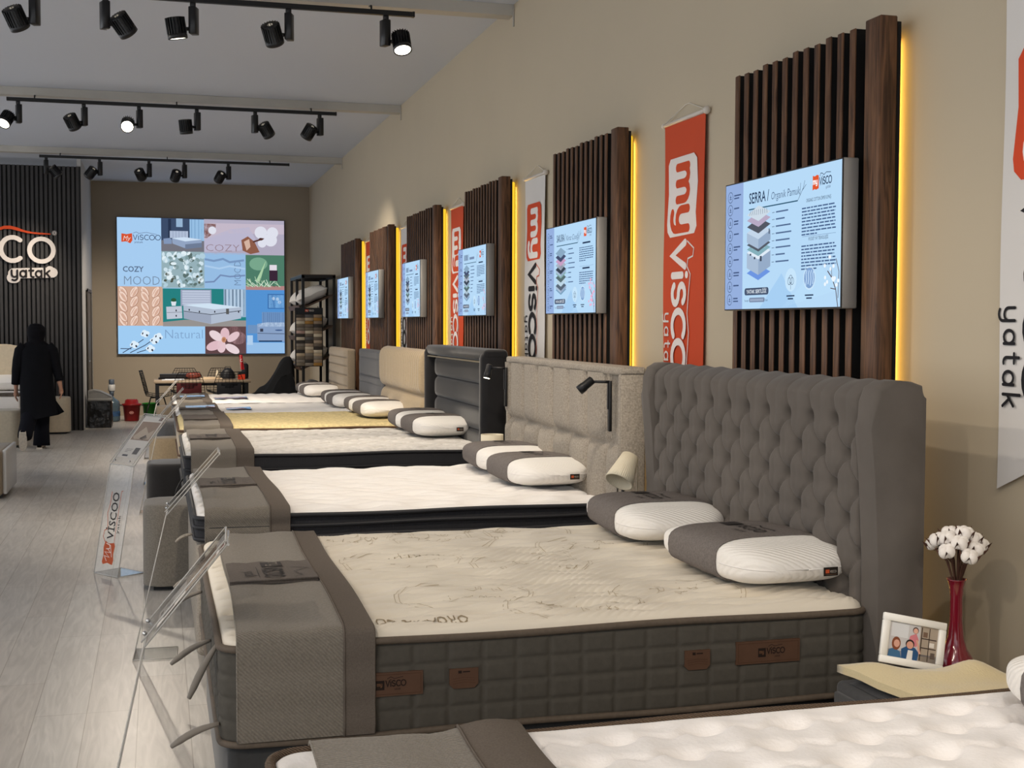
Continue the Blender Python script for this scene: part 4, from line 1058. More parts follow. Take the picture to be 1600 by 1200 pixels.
# red vase
VX_, VY_, VZ_ = 2.345, 3.375, .546
t = thing('vase', 'tall slim dark red glass vase on the graphite nightstand', 'vase', (VX_, VY_, VZ_))
MB().lathe([(.001, 0), (.046, .001), (.054, .01), (.056, .03), (.050, .06), (.034, .085), (.024, .12), (.019, .17), (.018, .24), (.021, .275), (.027, .295), (.031, .300), (.027, .299), (.018, .27), (.015, .2), (.015, .12), (.02, .1), (.03, .06), (.001, .05)], 28, o=(VX_, VY_, VZ_), cap=False).build('glass_body', mat('dark_red_glaze', (112, 14, 34), .12, spec=.7, coat=.6), t)
# cotton stems
M_COTTON = mat('cotton_boll', (236, 230, 224), .95, sheen=.6, bump=(60, .5, .004)); M_STEM = mat('dry_brown_stem', (74, 46, 34), .8)
rnd = random.Random(11); cs = []
def cotton(label):
    t = thing('cotton_stem', label, 'cotton stem', (0, 0, 0), group='cotton stems in the red vase', local=True)
    return t
spots = []
for k in range(17):
    a = k*2.399; r = .078*sqrt((k+.6)/17); spots.append((r*cos(a), r*sin(a), .385+.055*(1-(r/.078)**2)+rnd.uniform(-.012, .012)))
for k, (dx, dy, dz) in enumerate(spots):
    hx, hy, hz = VX_+dx, VY_+dy, VZ_+dz
    t = thing('cotton_stem', 'dried cotton stem with white boll standing in the dark red vase', 'cotton stem', (VX_, VY_, VZ_+.06), group='cotton stems in the red vase')
    q = .010; ax = Vector((dx, dy, .16)).normalized()
    MB().tube([(VX_+dx*.06, VY_+dy*.06, VZ_+.062), (VX_+dx*.12, VY_+dy*.12, VZ_+.28), (VX_+dx*.45, VY_+dy*.45, VZ_+.35), (hx-ax.x*.022, hy-ax.y*.022, hz-ax.z*.022)], .0022, 5).build('stalk', M_STEM, t)
    u = ax.orthogonal().normalized(); w = ax.cross(u); mb = MB(); cal = MB()
    for j in range(4):
        an = j*pi/2+k; d = u*cos(an)+w*sin(an)
        mb.sphere(Vector((hx, hy, hz))+d*.0105+ax*.004, .0172, 12, 8, (1, 1, 1.12))
        p0 = Vector((hx, hy, hz))-ax*.018; e = u*cos(an+.78)+w*sin(an+.78); f = ax.cross(e)
        cal.add([p0-f*.006, p0+f*.006, p0+e*.024+ax*.012+f*.009, p0+e*.034+ax*.040, p0+e*.024+ax*.012-f*.009], [(0, 1, 2, 3, 4)])
    mb.build('boll', M_COTTON, t); cal.build('calyx', M_STEM, t)
# picture frame: leaning back, turned to the camera
FM = Matrix.Translation((2.155, 3.33, .597)) @ Matrix.Rotation(R(-12), 4, 'Z') @ Matrix.Rotation(R(11), 4, 'Y') @ Matrix.Rotation(R(-14), 4, 'X')
t = thing('picture_frame', 'white picture frame with a family photo, leaning behind the cream cloth', 'picture frame', (2.155, 3.33, .6))
fw_, fh_ = .196, .148; b = .022
mb = MB()
for bx in ((-fw_/2, fw_/2, 0, b), (-fw_/2, fw_/2, fh_-b, fh_), (-fw_/2, -fw_/2+b, b, fh_-b), (fw_/2-b, fw_/2, b, fh_-b)):
    mb.box(bx[0], bx[1], -.016, .0, bx[2], bx[3], .002, 1, M=FM)
mb.build('frame', mat('white_lacquered_frame', (244, 242, 236), .45), t)
MB().box(-fw_/2+b-.002, fw_/2-b+.002, -.006, -.001, b-.002, fh_-b+.002, M=FM).build('photo_backing', mat('white_card', (215, 210, 205), .7), t)
MB().prism([(-.03, 0), (.03, 0), (.02, .12), (-.02, .12)], .003, 0, M=FM @ Matrix.Translation((0, .03, 0)) @ Matrix.Rotation(R(78), 4, 'X')).build('easel_back', M_BLACK, t)
c = Canvas((0, 0, 0), (1, 0, 0), (0, 0, 1), (fw_-2*b)/100, .0003)
c.warp = lambda x, y, d: FM @ Vector((-fw_/2+b+x*c.k, -.0064-d, b+y*c.k))
hh = (fh_-2*b)/c.k
c.rect(0, 0, 100, hh, (206, 204, 206)); c.up().rect(5, 40, 35, hh-42, (222, 224, 228)).rect(64, 0, 36, hh, (170, 156, 140)).rect(0, 0, 100, 14, (150, 150, 160))
c.up().rect(66, 2, 2, hh-4, (60, 46, 40)).rect(82, 2, 1.6, hh-4, (60, 46, 40)).rect(66, 26, 32, 2, (60, 46, 40)).rect(66, 44, 32, 2, (60, 46, 40)).rect(84, 30, 10, 9, (226, 220, 212)).rect(70, 48, 9, 10, (120, 96, 80)).rect(88, 8, 9, 12, (98, 84, 76))
c.up().poly([(30, 0), (28, 18), (40, 26), (56, 24), (64, 16), (62, 0)], (44, 84, 130)).poly([(2, 0), (4, 14), (14, 18), (26, 12), (30, 0)], (66, 110, 150)).poly([(40, 30), (44, 46), (56, 52), (62, 40), (58, 26)], (214, 130, 140))
c.up().ell(17, 27, 9, 13, (136, 78, 52)).ell(45, 30, 9, 9, (52, 40, 38)).ell(54, 58, 6, 6.5, (70, 50, 44)).poly([(40, 0), (42, 18), (52, 18), (52, 0)], (232, 230, 228))
c.up().ell(18, 27, 6, 7.5, (222, 168, 148)).ell(45, 28, 7, 7.5, (218, 160, 140)).ell(54, 57, 4.8, 5.2, (226, 176, 156)).line([(58, 40), (66, 14)], 4, (222, 170, 150))
c.build('photograph', t)
# cloths on the nightstand
def drape_poly(outline, zf, name, m, parent, n=46, thick=.008):
    xs = [p[0] for p in outline]; ys = [p[1] for p in outline]
    def ring(u, k):
        L_ = len(outline); q = u*L_; i = int(q) % L_; f = q-int(q); a, b_ = outline[i], outline[(i+1) % L_]
        return Vector((a[0]*(1-f)+b_[0]*f, a[1]*(1-f)+b_[1]*f))
    cx, cy = sum(xs)/len(xs), sum(ys)/len(ys)
    def f(u, v):
        p = ring(u, v); k = v; x, y = cx+(p.x-cx)*k, cy+(p.y-cy)*k; return Vector((x, y, zf(x, y, k)))
    mb = MB().grid(lambda u, v: f(u, 1-v), n, 18, closed_u=True)
    mb.grid(lambda u, v: (lambda q: Vector((q.x*.0+cx+(q.x-cx)*(1-.0*v), q.y, q.z-thick*v)))(f(u, 1)), n, 2, closed_u=True)
    return mb
c1 = [(1.955, 3.40), (1.975, 3.20), (2.02, 2.98), (2.16, 2.90), (2.33, 2.98), (2.40, 3.10), (2.34, 3.22), (2.2, 3.27), (2.08, 3.32)]
t = drape_poly([(1.985, 3.38), (1.985, 2.95), (2.10, 2.83), (2.3, 2.86), (2.30, 3.10), (2.1, 3.28)], lambda x, y, k: .5475+.036*(1-k**4)+.006*sin(18*x+9*y)*(1-k), 'folded_throw', M_NIGHT, None, thick=.0)
single(t, 'folded_throw', M_NIGHT, 'dark grey folded throw lying under the cream cloth on the nightstand', 'throw', (2.1, 3.05, .547))
t = drape_poly(c1, lambda x, y, k: .600+.020*(1-k**3)+.034*math.exp(-(((x-2.27)/.07)**2+((y-3.18)/.07)**2))+.010*math.exp(-(((x-2.02)/.06)**2+((y-3.30)/.06)**2))+.004*sin(30*x+22*y)*(1-k)+.004*sin(9*x+40*y)*(1-k), 'x', None, None, thick=.022)
single(t, 'folded_cloth', mat('cream_fleece', (214, 198, 158), .95, sheen=.5, bump=(160, .7, .003)), 'cream fleece cloth folded on the nightstand in front of the picture frame', 'cloth', (2.15, 3.1, .59))
# ribbed lamp between the second and third bed
t = thing('table_lamp', 'cream table lamp with tilted ribbed shade beside the channelled beige headboard', 'lamp', (2.10, 5.63, .561))
MB().lathe([(.06, 0), (.062, .006), (.058, .014), (.012, .02)], 24, o=(2.10, 5.63, .561)).build('lamp_base', mat('cream_ribbed_plastic', (222, 212, 188), .5), t)
MB().tube([(2.10, 5.63, .575), (2.10, 5.64, .75), (2.105, 5.64, .93)], .008, 8).build('lamp_stem', M_BLACK, t)
MB().tube([(2.125, 5.60, 1.01), (2.15, 5.61, 1.005), (2.172, 5.63, .95), (2.178, 5.65, .80), (2.19, 5.69, .60), (2.19, 5.70, .563)], .0035, 6).build('power_cord', mat('cream_ribbed_plastic', 0), t)
ax = Vector((-.42, -.30, -.62)).normalized(); q = ax.to_track_quat('Z', 'Y').to_matrix().to_4x4(); o0 = Vector((2.125, 5.60, 1.005))
mb = MB()
def shade(u, v):
    a = 2*pi*u; L_ = .15; prof = [(.0, 0), (.030, 0), (.040, .004), (.068, L_), (.062, L_), (.036, .012)]
    k = v*(len(prof)-1); i = min(int(k), len(prof)-2); f = k-i; r = prof[i][0]*(1-f)+prof[i+1][0]*f; z = prof[i][1]*(1-f)+prof[i+1][1]*f
    r *= 1+.02*cos(44*a); p = q @ Vector((r*cos(a), r*sin(a), z)); return p+o0
mb.grid(shade, 176, 15, closed_u=True).build('lamp_shade', mat('cream_ribbed_plastic', 0), t)
t = thing('table_lamp', 'cream cylinder lamp top just showing behind the pillows of the wave quilted bed', 'lamp', (2.10, 8.08, .561))
MB().lathe([(.05, 0), (.055, .01), (.012, .02), (.012, .17)], 20, o=(2.10, 8.08, .561)).build('lamp_base', mat('cream_ribbed_plastic', 0), t)
MB().lathe([(.072, .14), (.074, .14), (.074, .335), (.070, .335), (.070, .142)], 32, o=(2.10, 8.08, .561), cap=False).build('lamp_shade', mat('cream_ribbed_plastic', 0), t)

# ================================================================ ACRYLIC BROCHURE STANDS
def acrylic():
    M = bpy.data.materials.new('clear_acrylic'); M.use_nodes = True; nt = M.node_tree; N = nt.nodes; L = nt.links; N.clear()
    o = N.new('ShaderNodeOutputMaterial'); mx = N.new('ShaderNodeMixShader'); tr = N.new('ShaderNodeBsdfTransparent'); gl = N.new('ShaderNodeBsdfGlossy'); fr = N.new('ShaderNodeMath'); fr.operation = 'MULTIPLY_ADD'; lw = N.new('ShaderNodeLayerWeight'); lw.inputs[0].default_value = .5; pw = N.new('ShaderNodeMath'); pw.operation = 'POWER'; pw.inputs[1].default_value = 5; L.new(lw.outputs['Facing'], pw.inputs[0]); L.new(pw.outputs[0], fr.inputs[0]); fr.inputs[1].default_value = .6; fr.inputs[2].default_value = .04
    tr.inputs[0].default_value = (.975, .98, .98, 1); gl.inputs['Roughness'].default_value = .03
    L.new(fr.outputs[0], mx.inputs[0]); L.new(tr.outputs[0], mx.inputs[1]); L.new(gl.outputs[0], mx.inputs[2]); L.new(mx.outputs[0], o.inputs[0]); return M
M_ACR = acrylic(); M_EDGE = mat('polished_acrylic_edge', (196, 192, 186), .25, spec=.6)
def sheet_panel(mb, ed, A, B, w, th=.004):
    """panel from profile point A to B (x,z), width w along y"""
    dx, dz = B[0]-A[0], B[1]-A[1]; l = sqrt(dx*dx+dz*dz); nx, nz = -dz/l*th, dx/l*th
    vs = [(A[0], -w/2, A[1]), (A[0], w/2, A[1]), (B[0], w/2, B[1]), (B[0], -w/2, B[1])]; v2 = [(x+nx, y, z+nz) for x, y, z in vs]
    mb.add(vs+v2, [(0, 1, 2, 3), (7, 6, 5, 4)])
    for s_ in (-w/2, w/2): ed.tube([(A[0]+nx/2, s_, A[1]+nz/2), (B[0]+nx/2, s_, B[1]+nz/2)], .0027, 6)
def stand(x, y, rz, label, brochure=True, logo=True, hf=.70, top=(.24, .99), w=.25, bot=-.15, foot=.20):
    t = thing('brochure_stand', label, 'brochure stand', (x, y, 0), rotz=rz, local=True)
    p, e = MB(), MB(); F = (0, hf); B = (bot, .004)
    sheet_panel(p, e, B, F, w); p.build('front_panel', M_ACR, t); e.tube([(B[0], -w/2, B[1]), (B[0], w/2, B[1])], .003, 6).tube([(F[0], -w/2, F[1]), (F[0], w/2, F[1])], .003, 6).build('front_edge', M_EDGE, t)
    p, e = MB(), MB(); sheet_panel(p, e, B, (B[0]+foot, .004), w); p.build('foot_plate', M_ACR, t); e.tube([(B[0]+foot, -w/2, .006), (B[0]+foot, w/2, .006)], .003, 6).build('foot_edge', M_EDGE, t)
    p, e = MB(), MB(); sheet_panel(p, e, (F[0]-.004, F[1]-.01), top, w-.01); nx, nz = -.5*.014, .85*.014
    sheet_panel(p, e, (F[0]+nx, F[1]+nz), (top[0]+nx, top[1]+nz), w-.01, .003)
    h_ = p.build('tilted_holder', M_ACR, t); e.tube([(top[0], -w/2, top[1]), (top[0], w/2, top[1])], .004, 6).tube([(top[0]+nx, -w/2, top[1]+nz), (top[0]+nx, w/2, top[1]+nz)], .003, 6).build('holder_edge', M_EDGE, t)
    for s_ in (-.08, .08):
        for k in (.04,):
            a = (F[0]+(top[0]-F[0])*k+nx*1.5, s_, F[1]+(top[1]-F[1])*k+nz*1.5); MB().sphere(a, .007, 8, 6).build('screw', M_CHROME, t)
    if brochure:
        dx, dz = top[0]-F[0], top[1]-F[1]; l = sqrt(dx*dx+dz*dz); V_ = Vector((dx/l, 0, dz/l)); U_ = Vector((0, -1, 0))
        c = Canvas(Vector((F[0], w/2-.02, F[1]))+V_*.055+Vector((nx, 0, nz))*.35, U_, V_, (w-.04)/100, .0004); c.N = Vector((-dz/l, 0, dx/l)); H_ = (l-.065)/c.k
        c.rect(0, 0, 100, H_, (214, 206, 198)); c.up().rect(6, H_*.42, 88, H_*.45, (150, 128, 112)).rect(0, H_*.9, 100, H_*.1, (206, 200, 194)).rect(76, H_*.91, 16, H_*.08, (110, 56, 48))
        c.rect(60, 14, 24, 24, (98, 92, 90)).rect(20, 5, 26, 6, (60, 60, 64)); c.up().poly([(10, H_*.5), (40, H_*.75), (70, H_*.6), (90, H_*.7), (90, H_*.46), (20, H_*.44)], (186, 168, 150)).poly([(44, H_*.46), (64, H_*.56), (80, H_*.48), (62, H_*.44)], (84, 72, 66))
        c.words(20, 30, 34, 3, 5, (140, 130, 124), .4)
        c.build('brochure', h_)
    if logo:
        # logo written upwards along the front panel: 'My' badge at the bottom
        dx, dz = F[0]-B[0], F[1]-B[1]; l = sqrt(dx*dx+dz*dz); V_ = Vector((dx/l, 0, dz/l)); N_ = Vector((-dz/l, 0, dx/l))
        c = Canvas((0, 0, 0), (1, 0, 0), (0, 1, 0), 1, .0005)
        # canvas x runs up the panel, canvas y runs towards +local y (left seen from the front)
        def wp(x, y, d): return Vector((B[0], -w/2, B[1]))+V_*x+Vector((0, 1, 0))*y+N_*(d+.005)
        c.warp = wp; og, ink = (190, 84, 42), (34, 30, 32); a = .07; m = w
        c.poly([(a, .30*m), (a+.03, .27*m), (a+.07, .31*m), (a+.12, .28*m), (a+.14, .33*m), (a+.13, .56*m), (a+.145, .70*m), (a+.10, .74*m), (a+.05, .70*m), (a+.01, .73*m), (a-.005, .68*m), (a+.008, .5*m)], og)
        c.up(); c.line([(a+.02, .55*m), (a+.05, .66*m), (a+.045, .45*m), (a+.075, .66*m), (a+.075, .42*m), (a+.095, .55*m)], .005, (236, 220, 210), True).line([(a+.095, .62*m), (a+.10, .48*m), (a+.125, .50*m)], .005, (236, 220, 210), True).line([(a+.13, .64*m), (a+.12, .46*m), (a+.05, .36*m)], .005, (236, 220, 210), True)
        c.text('VİSCOO', a+.16, .40*m, .07, ink, w=.30, off=.01)
        c.text('yatak', a+.20, .22*m, .028, ink, w=.12)
        c.line([(a+.14, .72*m), (a+.17, .82*m), (a+.21, .80*m), (a+.22, .70*m), (a+.25, .70*m), (a+.32, .78*m), (a+.38, .72*m), (a+.46, .72*m)], .005, og, True).line([(a+.14, .34*m), (a+.3, .34*m), (a+.47, .33*m), (a+.475, .28*m)], .004, og, True)
        c.build('logo_print', t)
    return t
stand(-.04, 3.86, R(-3), 'clear acrylic brochure stand at the foot of the cream mattress, nearest the camera', w=.245, top=(.235, .985))
stand(-.23, 8.60, R(36), 'clear acrylic brochure stand facing the camera with orange and black logo', w=.26, top=(.27, 1.0), bot=-.13)
stand(.035, 6.42, R(-2), 'clear acrylic brochure stand seen edge on, in front of the beige ribbed pouf', w=.22, top=(.25, .985), brochure=False, bot=-.16, logo=False)
stand(-.01, 11.30, R(-2), 'clear acrylic brochure stand at the foot of the sand bed', w=.22, brochure=False, logo=False)
stand(.0, 13.30, R(-2), 'clear acrylic brochure stand at the foot of the bed with the slate headboard', w=.22, logo=False, hf=.66, top=(.24, .95))
stand(-.02, 15.75, R(-2), 'clear acrylic brochure stand at the foot of the farthest bed', w=.22, logo=False, hf=.66, top=(.24, .93))
# glossy plastic card sleeves lying on the two far beds
M_SLEEVE = mat('glossy_sleeve_screen_reflection', (150, 164, 190), .12, spec=.9, coat=.8)  # blue-grey tint paints in the screen light reflected by the plastic
for (x, y, z, wx, wy, lb) in ((.42, 13.75, .739, .30, .40, 'glossy card sleeve on the runner second from the far end'), (.80, 13.55, .728, .26, .36, 'glossy card sleeve on the white mattress second from the far end'), (.40, 16.2, .712, .30, .40, 'glossy card sleeve on the runner of the farthest bed'), (.85, 15.95, .701, .40, .4, 'glossy card sleeve on the white mattress of the farthest bed')):
    single(MB().grid(lambda u, v: (x-wx/2+wx*u, y-wy/2+wy*v, z+.006+.004*sin(5*v+2*u)), 8, 10).grid(lambda u, v: (x-wx/2+wx*u, y-wy/2+wy*v, z+.003+.004*sin(5*v+2*u)), 8, 10), 'card_sleeve', M_SLEEVE, lb, 'card sleeve', (x, y, z))

# ================================================================ SIGN ON THE BATTEN WALL
t = thing('wall_sign', 'large white logo letters on the dark batten wall, cut by the left edge', 'sign', (-2.0, PY-.02, 2.2))
WHT, INK = (214, 206, 200), (30, 26, 26)
def sc_canvas(): 
    c = Canvas((-2.24, PY-.019, 2.0), (1, 0, 0), (0, 0, 1), 1, .002); return c
c = sc_canvas(); c.letters('C', .03, .52, .345, WHT, .19, kx=.98); c.letters('O', .425, .515, .335, WHT, .19); c.letters('S', -.34, .525, .345, WHT, .19); c.build('letters', t, thick=.03)
c = sc_canvas(); c.poly([(-.5, .96), (-.2, .98), (.0, 1.0), (.08, 1.03), (.16, 1.035), (.26, 1.01), (.36, .97), (.48, .945), (.72, .93), (.72, .915), (.56, .915), (.4, .93), (.28, .96), (.17, .985), (.08, .985), (-.02, .95), (-.2, .92), (-.5, .90)], (206, 74, 34)); c.build('orange_swoosh', t, thick=.03)
c = sc_canvas()
c.line([(.2, .335), (.74, .355)], .15, WHT, True); c.line([(.18, .27), (.22, .27)], .15, WHT, True); c.line([(.70, .40), (.71, .40)], .10, WHT, True)
b_ = c.build('plaque', t, thick=.02)
c = Canvas((-2.24, PY-.041, 2.0), (1, 0, 0), (0, 0, 1), 1, .002); c.letters('yatak', .175, .285, .155, INK, .17, gap=.035*0+.01, kx=1.05); c.build('yatak_letters', t, thick=.006)
c = sc_canvas(); c.ell(.775, .94, .036, .036, WHT); c.up().ring(.775, .94, .03, .03, .004, INK); c.text('R', .762, .924, .032, INK); c.build('registered_mark', t, thick=.004)

# ================================================================ BIG SCREEN ON THE BACK WALL
SX0, SX1, SZ0, SZ1 = -.665, 2.185, 1.075, 3.425; SY = YB-.06
t = thing('video_wall', 'large lit mood board screen with bedroom and flower pictures on the back wall', 'screen', ((SX0+SX1)/2, SY, SZ0))
MB().box(SX0-.015, SX1+.015, SY+.001, YB-.001, SZ0-.02, SZ1+.015).build('screen_housing', mat('grey_screen_frame', (70, 72, 78), .4), t)
c = Canvas((SX0, SY, SZ0), (1, 0, 0), (0, 0, 1), (SX1-SX0)/125.6, .0006); HH = (SZ1-SZ0)/c.k
def py(p): return HH*(1-(p-100)/1020)     # rows measured on a 1020 unit tall sheet
def px(p): return (p-64)/10.0
def cell(a, b, y0, y1, col): c.rect(px(a), py(y1), px(b)-px(a), py(y0)-py(y1), col)
def P_(pts, col): c.poly([(px(a), py(b)) for a, b in pts], col)
def Ln(pts, w, col): c.line([(px(a), py(b)) for a, b in pts], w, col)
def El(a, b, rx, ry, col, rot=0): c.ell(px(a), py(b), rx/10, ry/10*HH/102, col, rot)
cell(64, 1320, 96, 1120, (160, 200, 238)); c.up()
cell(64, 388, 96, 612, (166, 204, 240)); cell(388, 708, 96, 345, (60, 76, 104)); cell(708, 1320, 96, 362, (176, 170, 190)); cell(388, 708, 345, 620, (150, 176, 184)); cell(708, 1022, 350, 625, (150, 188, 226)); cell(1022, 1320, 362, 630, (78, 124, 104))
cell(64, 395, 612, 908, (206, 168, 146)); cell(395, 1022, 625, 912, (40, 128, 128)); cell(1022, 1320, 630, 1120, (84, 146, 210)); cell(64, 710, 910, 1120, (160, 204, 242)); cell(710, 1022, 912, 1120, (110, 84, 84)); c.up()
# logo + COZY MOOD
c.poly([(px(95), py(280)), (px(96), py(216)), (px(134), py(222)), (px(174), py(214)), (px(176), py(268)), (px(160), py(290)), (px(130), py(276))], (214, 82, 48))
c.text('My', px(104), py(268), 3.6, (240, 236, 232), w=6, shear=.3)
c.up(); c.letters('VISCOO', px(182), py(262), 3.7, (56, 66, 96), .13, kx=1.02); c.line([(px(180), py(214)), (px(205), py(204)), (px(225), py(214)), (px(280), py(206)), (px(355), py(220))], .3, (90, 100, 130)); c.text('yatak', px(190), py(286), 1.5, (70, 80, 110), w=6.4)
c.text('COZY', px(102), py(502), 4.2, (92, 112, 140), w=15.5, off=.02); c.text('MOOD', px(104), py(600), 7.0, (120, 140, 164), w=27, off=-.012)
# bedroom (col 2, row 1)
cell(600, 708, 100, 262, (150, 190, 226)); [Ln([(x, 100), (x, 258)], .5, (120, 160, 200)) for x in (615, 640, 668, 690)]; cell(500, 548, 96, 160, (150, 180, 210)); cell(440, 462, 100, 250, (40, 52, 76)); cell(388, 708, 262, 345, (116, 116, 126))
c.up(); cell(452, 588, 190, 244, (176, 190, 214)); [Ln([(x, 192), (x, 242)], .25, (120, 134, 160)) for x in (475, 498, 521, 544, 566)]
P_([(468, 246), (560, 236), (690, 250), (690, 300), (560, 318), (472, 286)], (146, 164, 194)); c.up(); P_([(468, 246), (560, 236), (694, 252), (566, 268)], (206, 224, 244)); P_([(566, 290), (690, 276), (690, 310), (566, 326)], (110, 124, 150)); P_([(404, 250), (452, 244), (466, 256), (466, 288), (408, 290)], (130, 150, 184))
# cotton towel (col 3-4 row 1)
P_([(708, 130), (760, 125), (1320, 125), (1320, 200), (900, 200), (708, 250)], (196, 184, 200)); P_([(708, 250), (900, 170), (1050, 150), (1100, 240), (980, 330), (708, 345)], (186, 182, 206)); P_([(708, 130), (800, 130), (790, 190), (730, 240), (708, 238)], (120, 78, 70)); c.up()
for a, b, r1 in ((1140, 190, 48), (1230, 190, 44), (1215, 245, 50), (1150, 270, 34), (770, 180, 30)): El(a, b, r1, r1, (222, 224, 236))
P_([(990, 250), (1040, 220), (1090, 260), (1130, 340), (1060, 356), (1000, 330)], (140, 92, 74)); c.up(); P_([(1010, 262), (1050, 240), (1060, 300), (1030, 330)], (212, 178, 160)); Ln([(1080, 262), (1160, 236)], 1.2, (84, 50, 44)); El(1140, 240, 16, 10, (60, 36, 34)); c.text('COZY', px(716), py(338), 5.6, (150, 130, 142), w=26, off=-.012)
# white flowers
rr = random.Random(4)
for k in range(90):
    c.lay = 4+k % 3; El(400+rr.random()*296, 357+rr.random()*246, 8+rr.random()*16, 7+rr.random()*14, rr.choice([(226, 240, 246), (178, 206, 220), (206, 226, 236), (92, 112, 110), (130, 156, 160)]), rr.random()*180)
for k in range(10): El(404+rr.random()*70 if k % 2 else 600+rr.random()*90, 470+rr.random()*126, 12, 9, (80, 86, 74), rr.random()*90)
# blue wool waves
c.lay = 4
Ln([(712, 400), (780, 412), (850, 396), (900, 420), (1010, 404)], 1.6, (120, 150, 190)); Ln([(712, 575), (780, 570), (830, 520), (900, 530), (1018, 520)], 1.2, (116, 140, 180)); Ln([(712, 450), (820, 470), (900, 450), (1018, 470)], 1.4, (172, 204, 236)); c.text('MOOD', px(986), py(600), 5.6, (104, 128, 160), w=19, off=-.014, rot=90)
# plant with bottle
c.rect(px(1022), py(630), 29.8, 3.2, (176, 132, 130)); El(1120, 430, 70, 50, (120, 166, 140)); c.up()
for k in range(40):
    a = R(rr.uniform(20, 160)); x0_ = rr.uniform(1040, 1300); l_ = rr.uniform(30, 90); Ln([(x0_, 606), (min(1316, max(1024, x0_+cos(a)*l_)), 606-sin(a)*l_)], .5, rr.choice([(206, 226, 206), (120, 160, 120), (170, 200, 170), (70, 110, 84)]))
P_([(1100, 560), (1180, 400), (1130, 570)], (170, 206, 166)); c.up(); cell(1206, 1262, 436, 478, (224, 218, 228)); cell(1204, 1268, 478, 560, (58, 40, 56))
# knit braids
c.lay = 3
for i in range(0):
    for j in range(0):
        x0_ = 100+i*72; yy = 620+j*52+(26 if i % 2 else 0)
        if yy > 895 or x0_ > 392: continue
        c.lay = 3+(j % 2); El(min(x0_, 362), min(max(yy, 642), 880), 24, 33, (232, 200, 180), -28 if i % 2 else 28); c.lay = 5; El(min(x0_, 362)+7, min(max(yy, 642), 880)+4, 11, 26, (214, 176, 154), -28 if i % 2 else 28); Ln([(min(x0_, 366)-22, min(max(yy, 650), 870)+24), (min(x0_, 366)+14, min(max(yy, 650), 870)+26)], .35, (150, 106, 88))
def leaf(x, y, l_, w_, col, rot):
    s_, c_ = sin(R(rot)), cos(R(rot)); o = []
    for k in range(24):
        t_ = 2*pi*k/24; a_, b2 = w_*sin(t_)*abs(sin(t_))**.3, l_*cos(t_); o.append((min(392, max(66, x+a_*c_-b2*s_)), min(906, max(614, y+a_*s_+b2*c_))))
    P_(o, col)
for i in range(4):
    for j in range(5):
        x0_ = 104+i*80; yy = 616+j*74+(37 if i % 2 else 0); ro = 30 if i % 2 else -30
        if yy < 655 or yy > 870: 
            yy = 655 if yy < 655 else 872
            if j > 4: continue
        c.lay = 3+(j % 2)*3; leaf(x0_, yy, 48, 27, (160, 112, 92), ro); c.lay += 1; leaf(x0_-1, yy-1, 45, 24, (240, 212, 196), ro); c.lay += 1; leaf(x0_+6, yy+5, 36, 9, (212, 172, 152), ro); leaf(x0_-10, yy-5, 34, 3, (206, 166, 146), ro)
# big bed
c.lay = 3
cell(852, 1022, 625, 840, (150, 178, 204)); [Ln([(x, 628), (x, 830)], 1.0, (190, 210, 230) if i % 2 else (112, 130, 150)) for i, x in enumerate(range(866, 1020, 14))]; P_([(395, 912), (395, 880), (560, 862), (1022, 866), (1022, 912)], (150, 146, 144)); cell(528, 760, 632, 756, (150, 160, 184)); c.up()
for k in range(6): cell(540, 750, 640+k*18, 654+k*18, (188, 198, 218))
P_([(548, 750), (760, 738), (984, 766), (984, 850), (756, 894), (550, 852)], (176, 188, 206)); c.up(); P_([(540, 748), (750, 736), (986, 764), (780, 782)], (208, 226, 242)); Ln([(550, 796), (756, 822), (984, 790)], .5, (60, 64, 76)); P_([(550, 800), (756, 826), (756, 892), (550, 852)], (156, 166, 186))
P_([(420, 764), (536, 758), (540, 850), (424, 858)], (190, 198, 212)); c.up(); Ln([(424, 808), (538, 804)], .3, (90, 96, 110)); [El(x, y, 5, 8, (40, 40, 50)) for x, y in ((494, 792), (494, 832), (592, 786), (668, 800), (784, 800), (966, 800))]; cell(870, 892, 776, 818, (90, 90, 90)); P_([(456, 724), (496, 724), (490, 756), (462, 756)], (220, 226, 234)); El(476, 712, 20, 14, (50, 90, 60))
# Natural + cotton branches
c.lay = 3; c.text('Natural', px(402), py(1004), 7.2, (128, 162, 200), w=29, off=-.012)
for p in ([(96, 1112), (170, 1066), (250, 1010)], [(150, 1112), (260, 1056), (340, 1000)], [(200, 1112), (300, 1080)], [(80, 1080), (160, 1082)]): Ln(p, .6, (60, 70, 96))
c.up()
for a, b in ((262, 968), (360, 990), (182, 1050), (300, 1080), (330, 1020)):
    for k in range(4): El(a+16*cos(k*1.57+a), b+14*sin(k*1.57+a), 18, 15, (222, 238, 250))
    c.up(); El(a+14, b+12, 7, 9, (50, 50, 66), 30); El(a-18, b-2, 5, 9, (60, 60, 76), -20); c.up(-1)
# pink flower
c.lay = 3
cell(712, 1020, 914, 1118, (96, 70, 72)); El(960, 1000, 60, 50, (190, 150, 156)); El(930, 950, 50, 40, (150, 108, 112)); c.up()
for k, (dx, dy, rx, ry, ro) in enumerate([(-60, -38, 58, 32, -35), (-74, 38, 62, 34, 20), (-20, 76, 34, 50, 0), (64, 62, 60, 30, -30), (8, -66, 34, 52, 0), (72, -30, 56, 28, 38)]):
    a, b = 852+dx, 1022+dy
    if b+ry > 1114: b = 1114-ry
    El(a, max(b, 968), min(rx, 70), ry if b > 968 else 46, [(232, 212, 216), (222, 186, 194), (226, 196, 202)][k % 3], ro)
c.up(); El(852, 1014, 18, 22, (196, 140, 110)); El(852, 1012, 9, 12, (150, 96, 60))
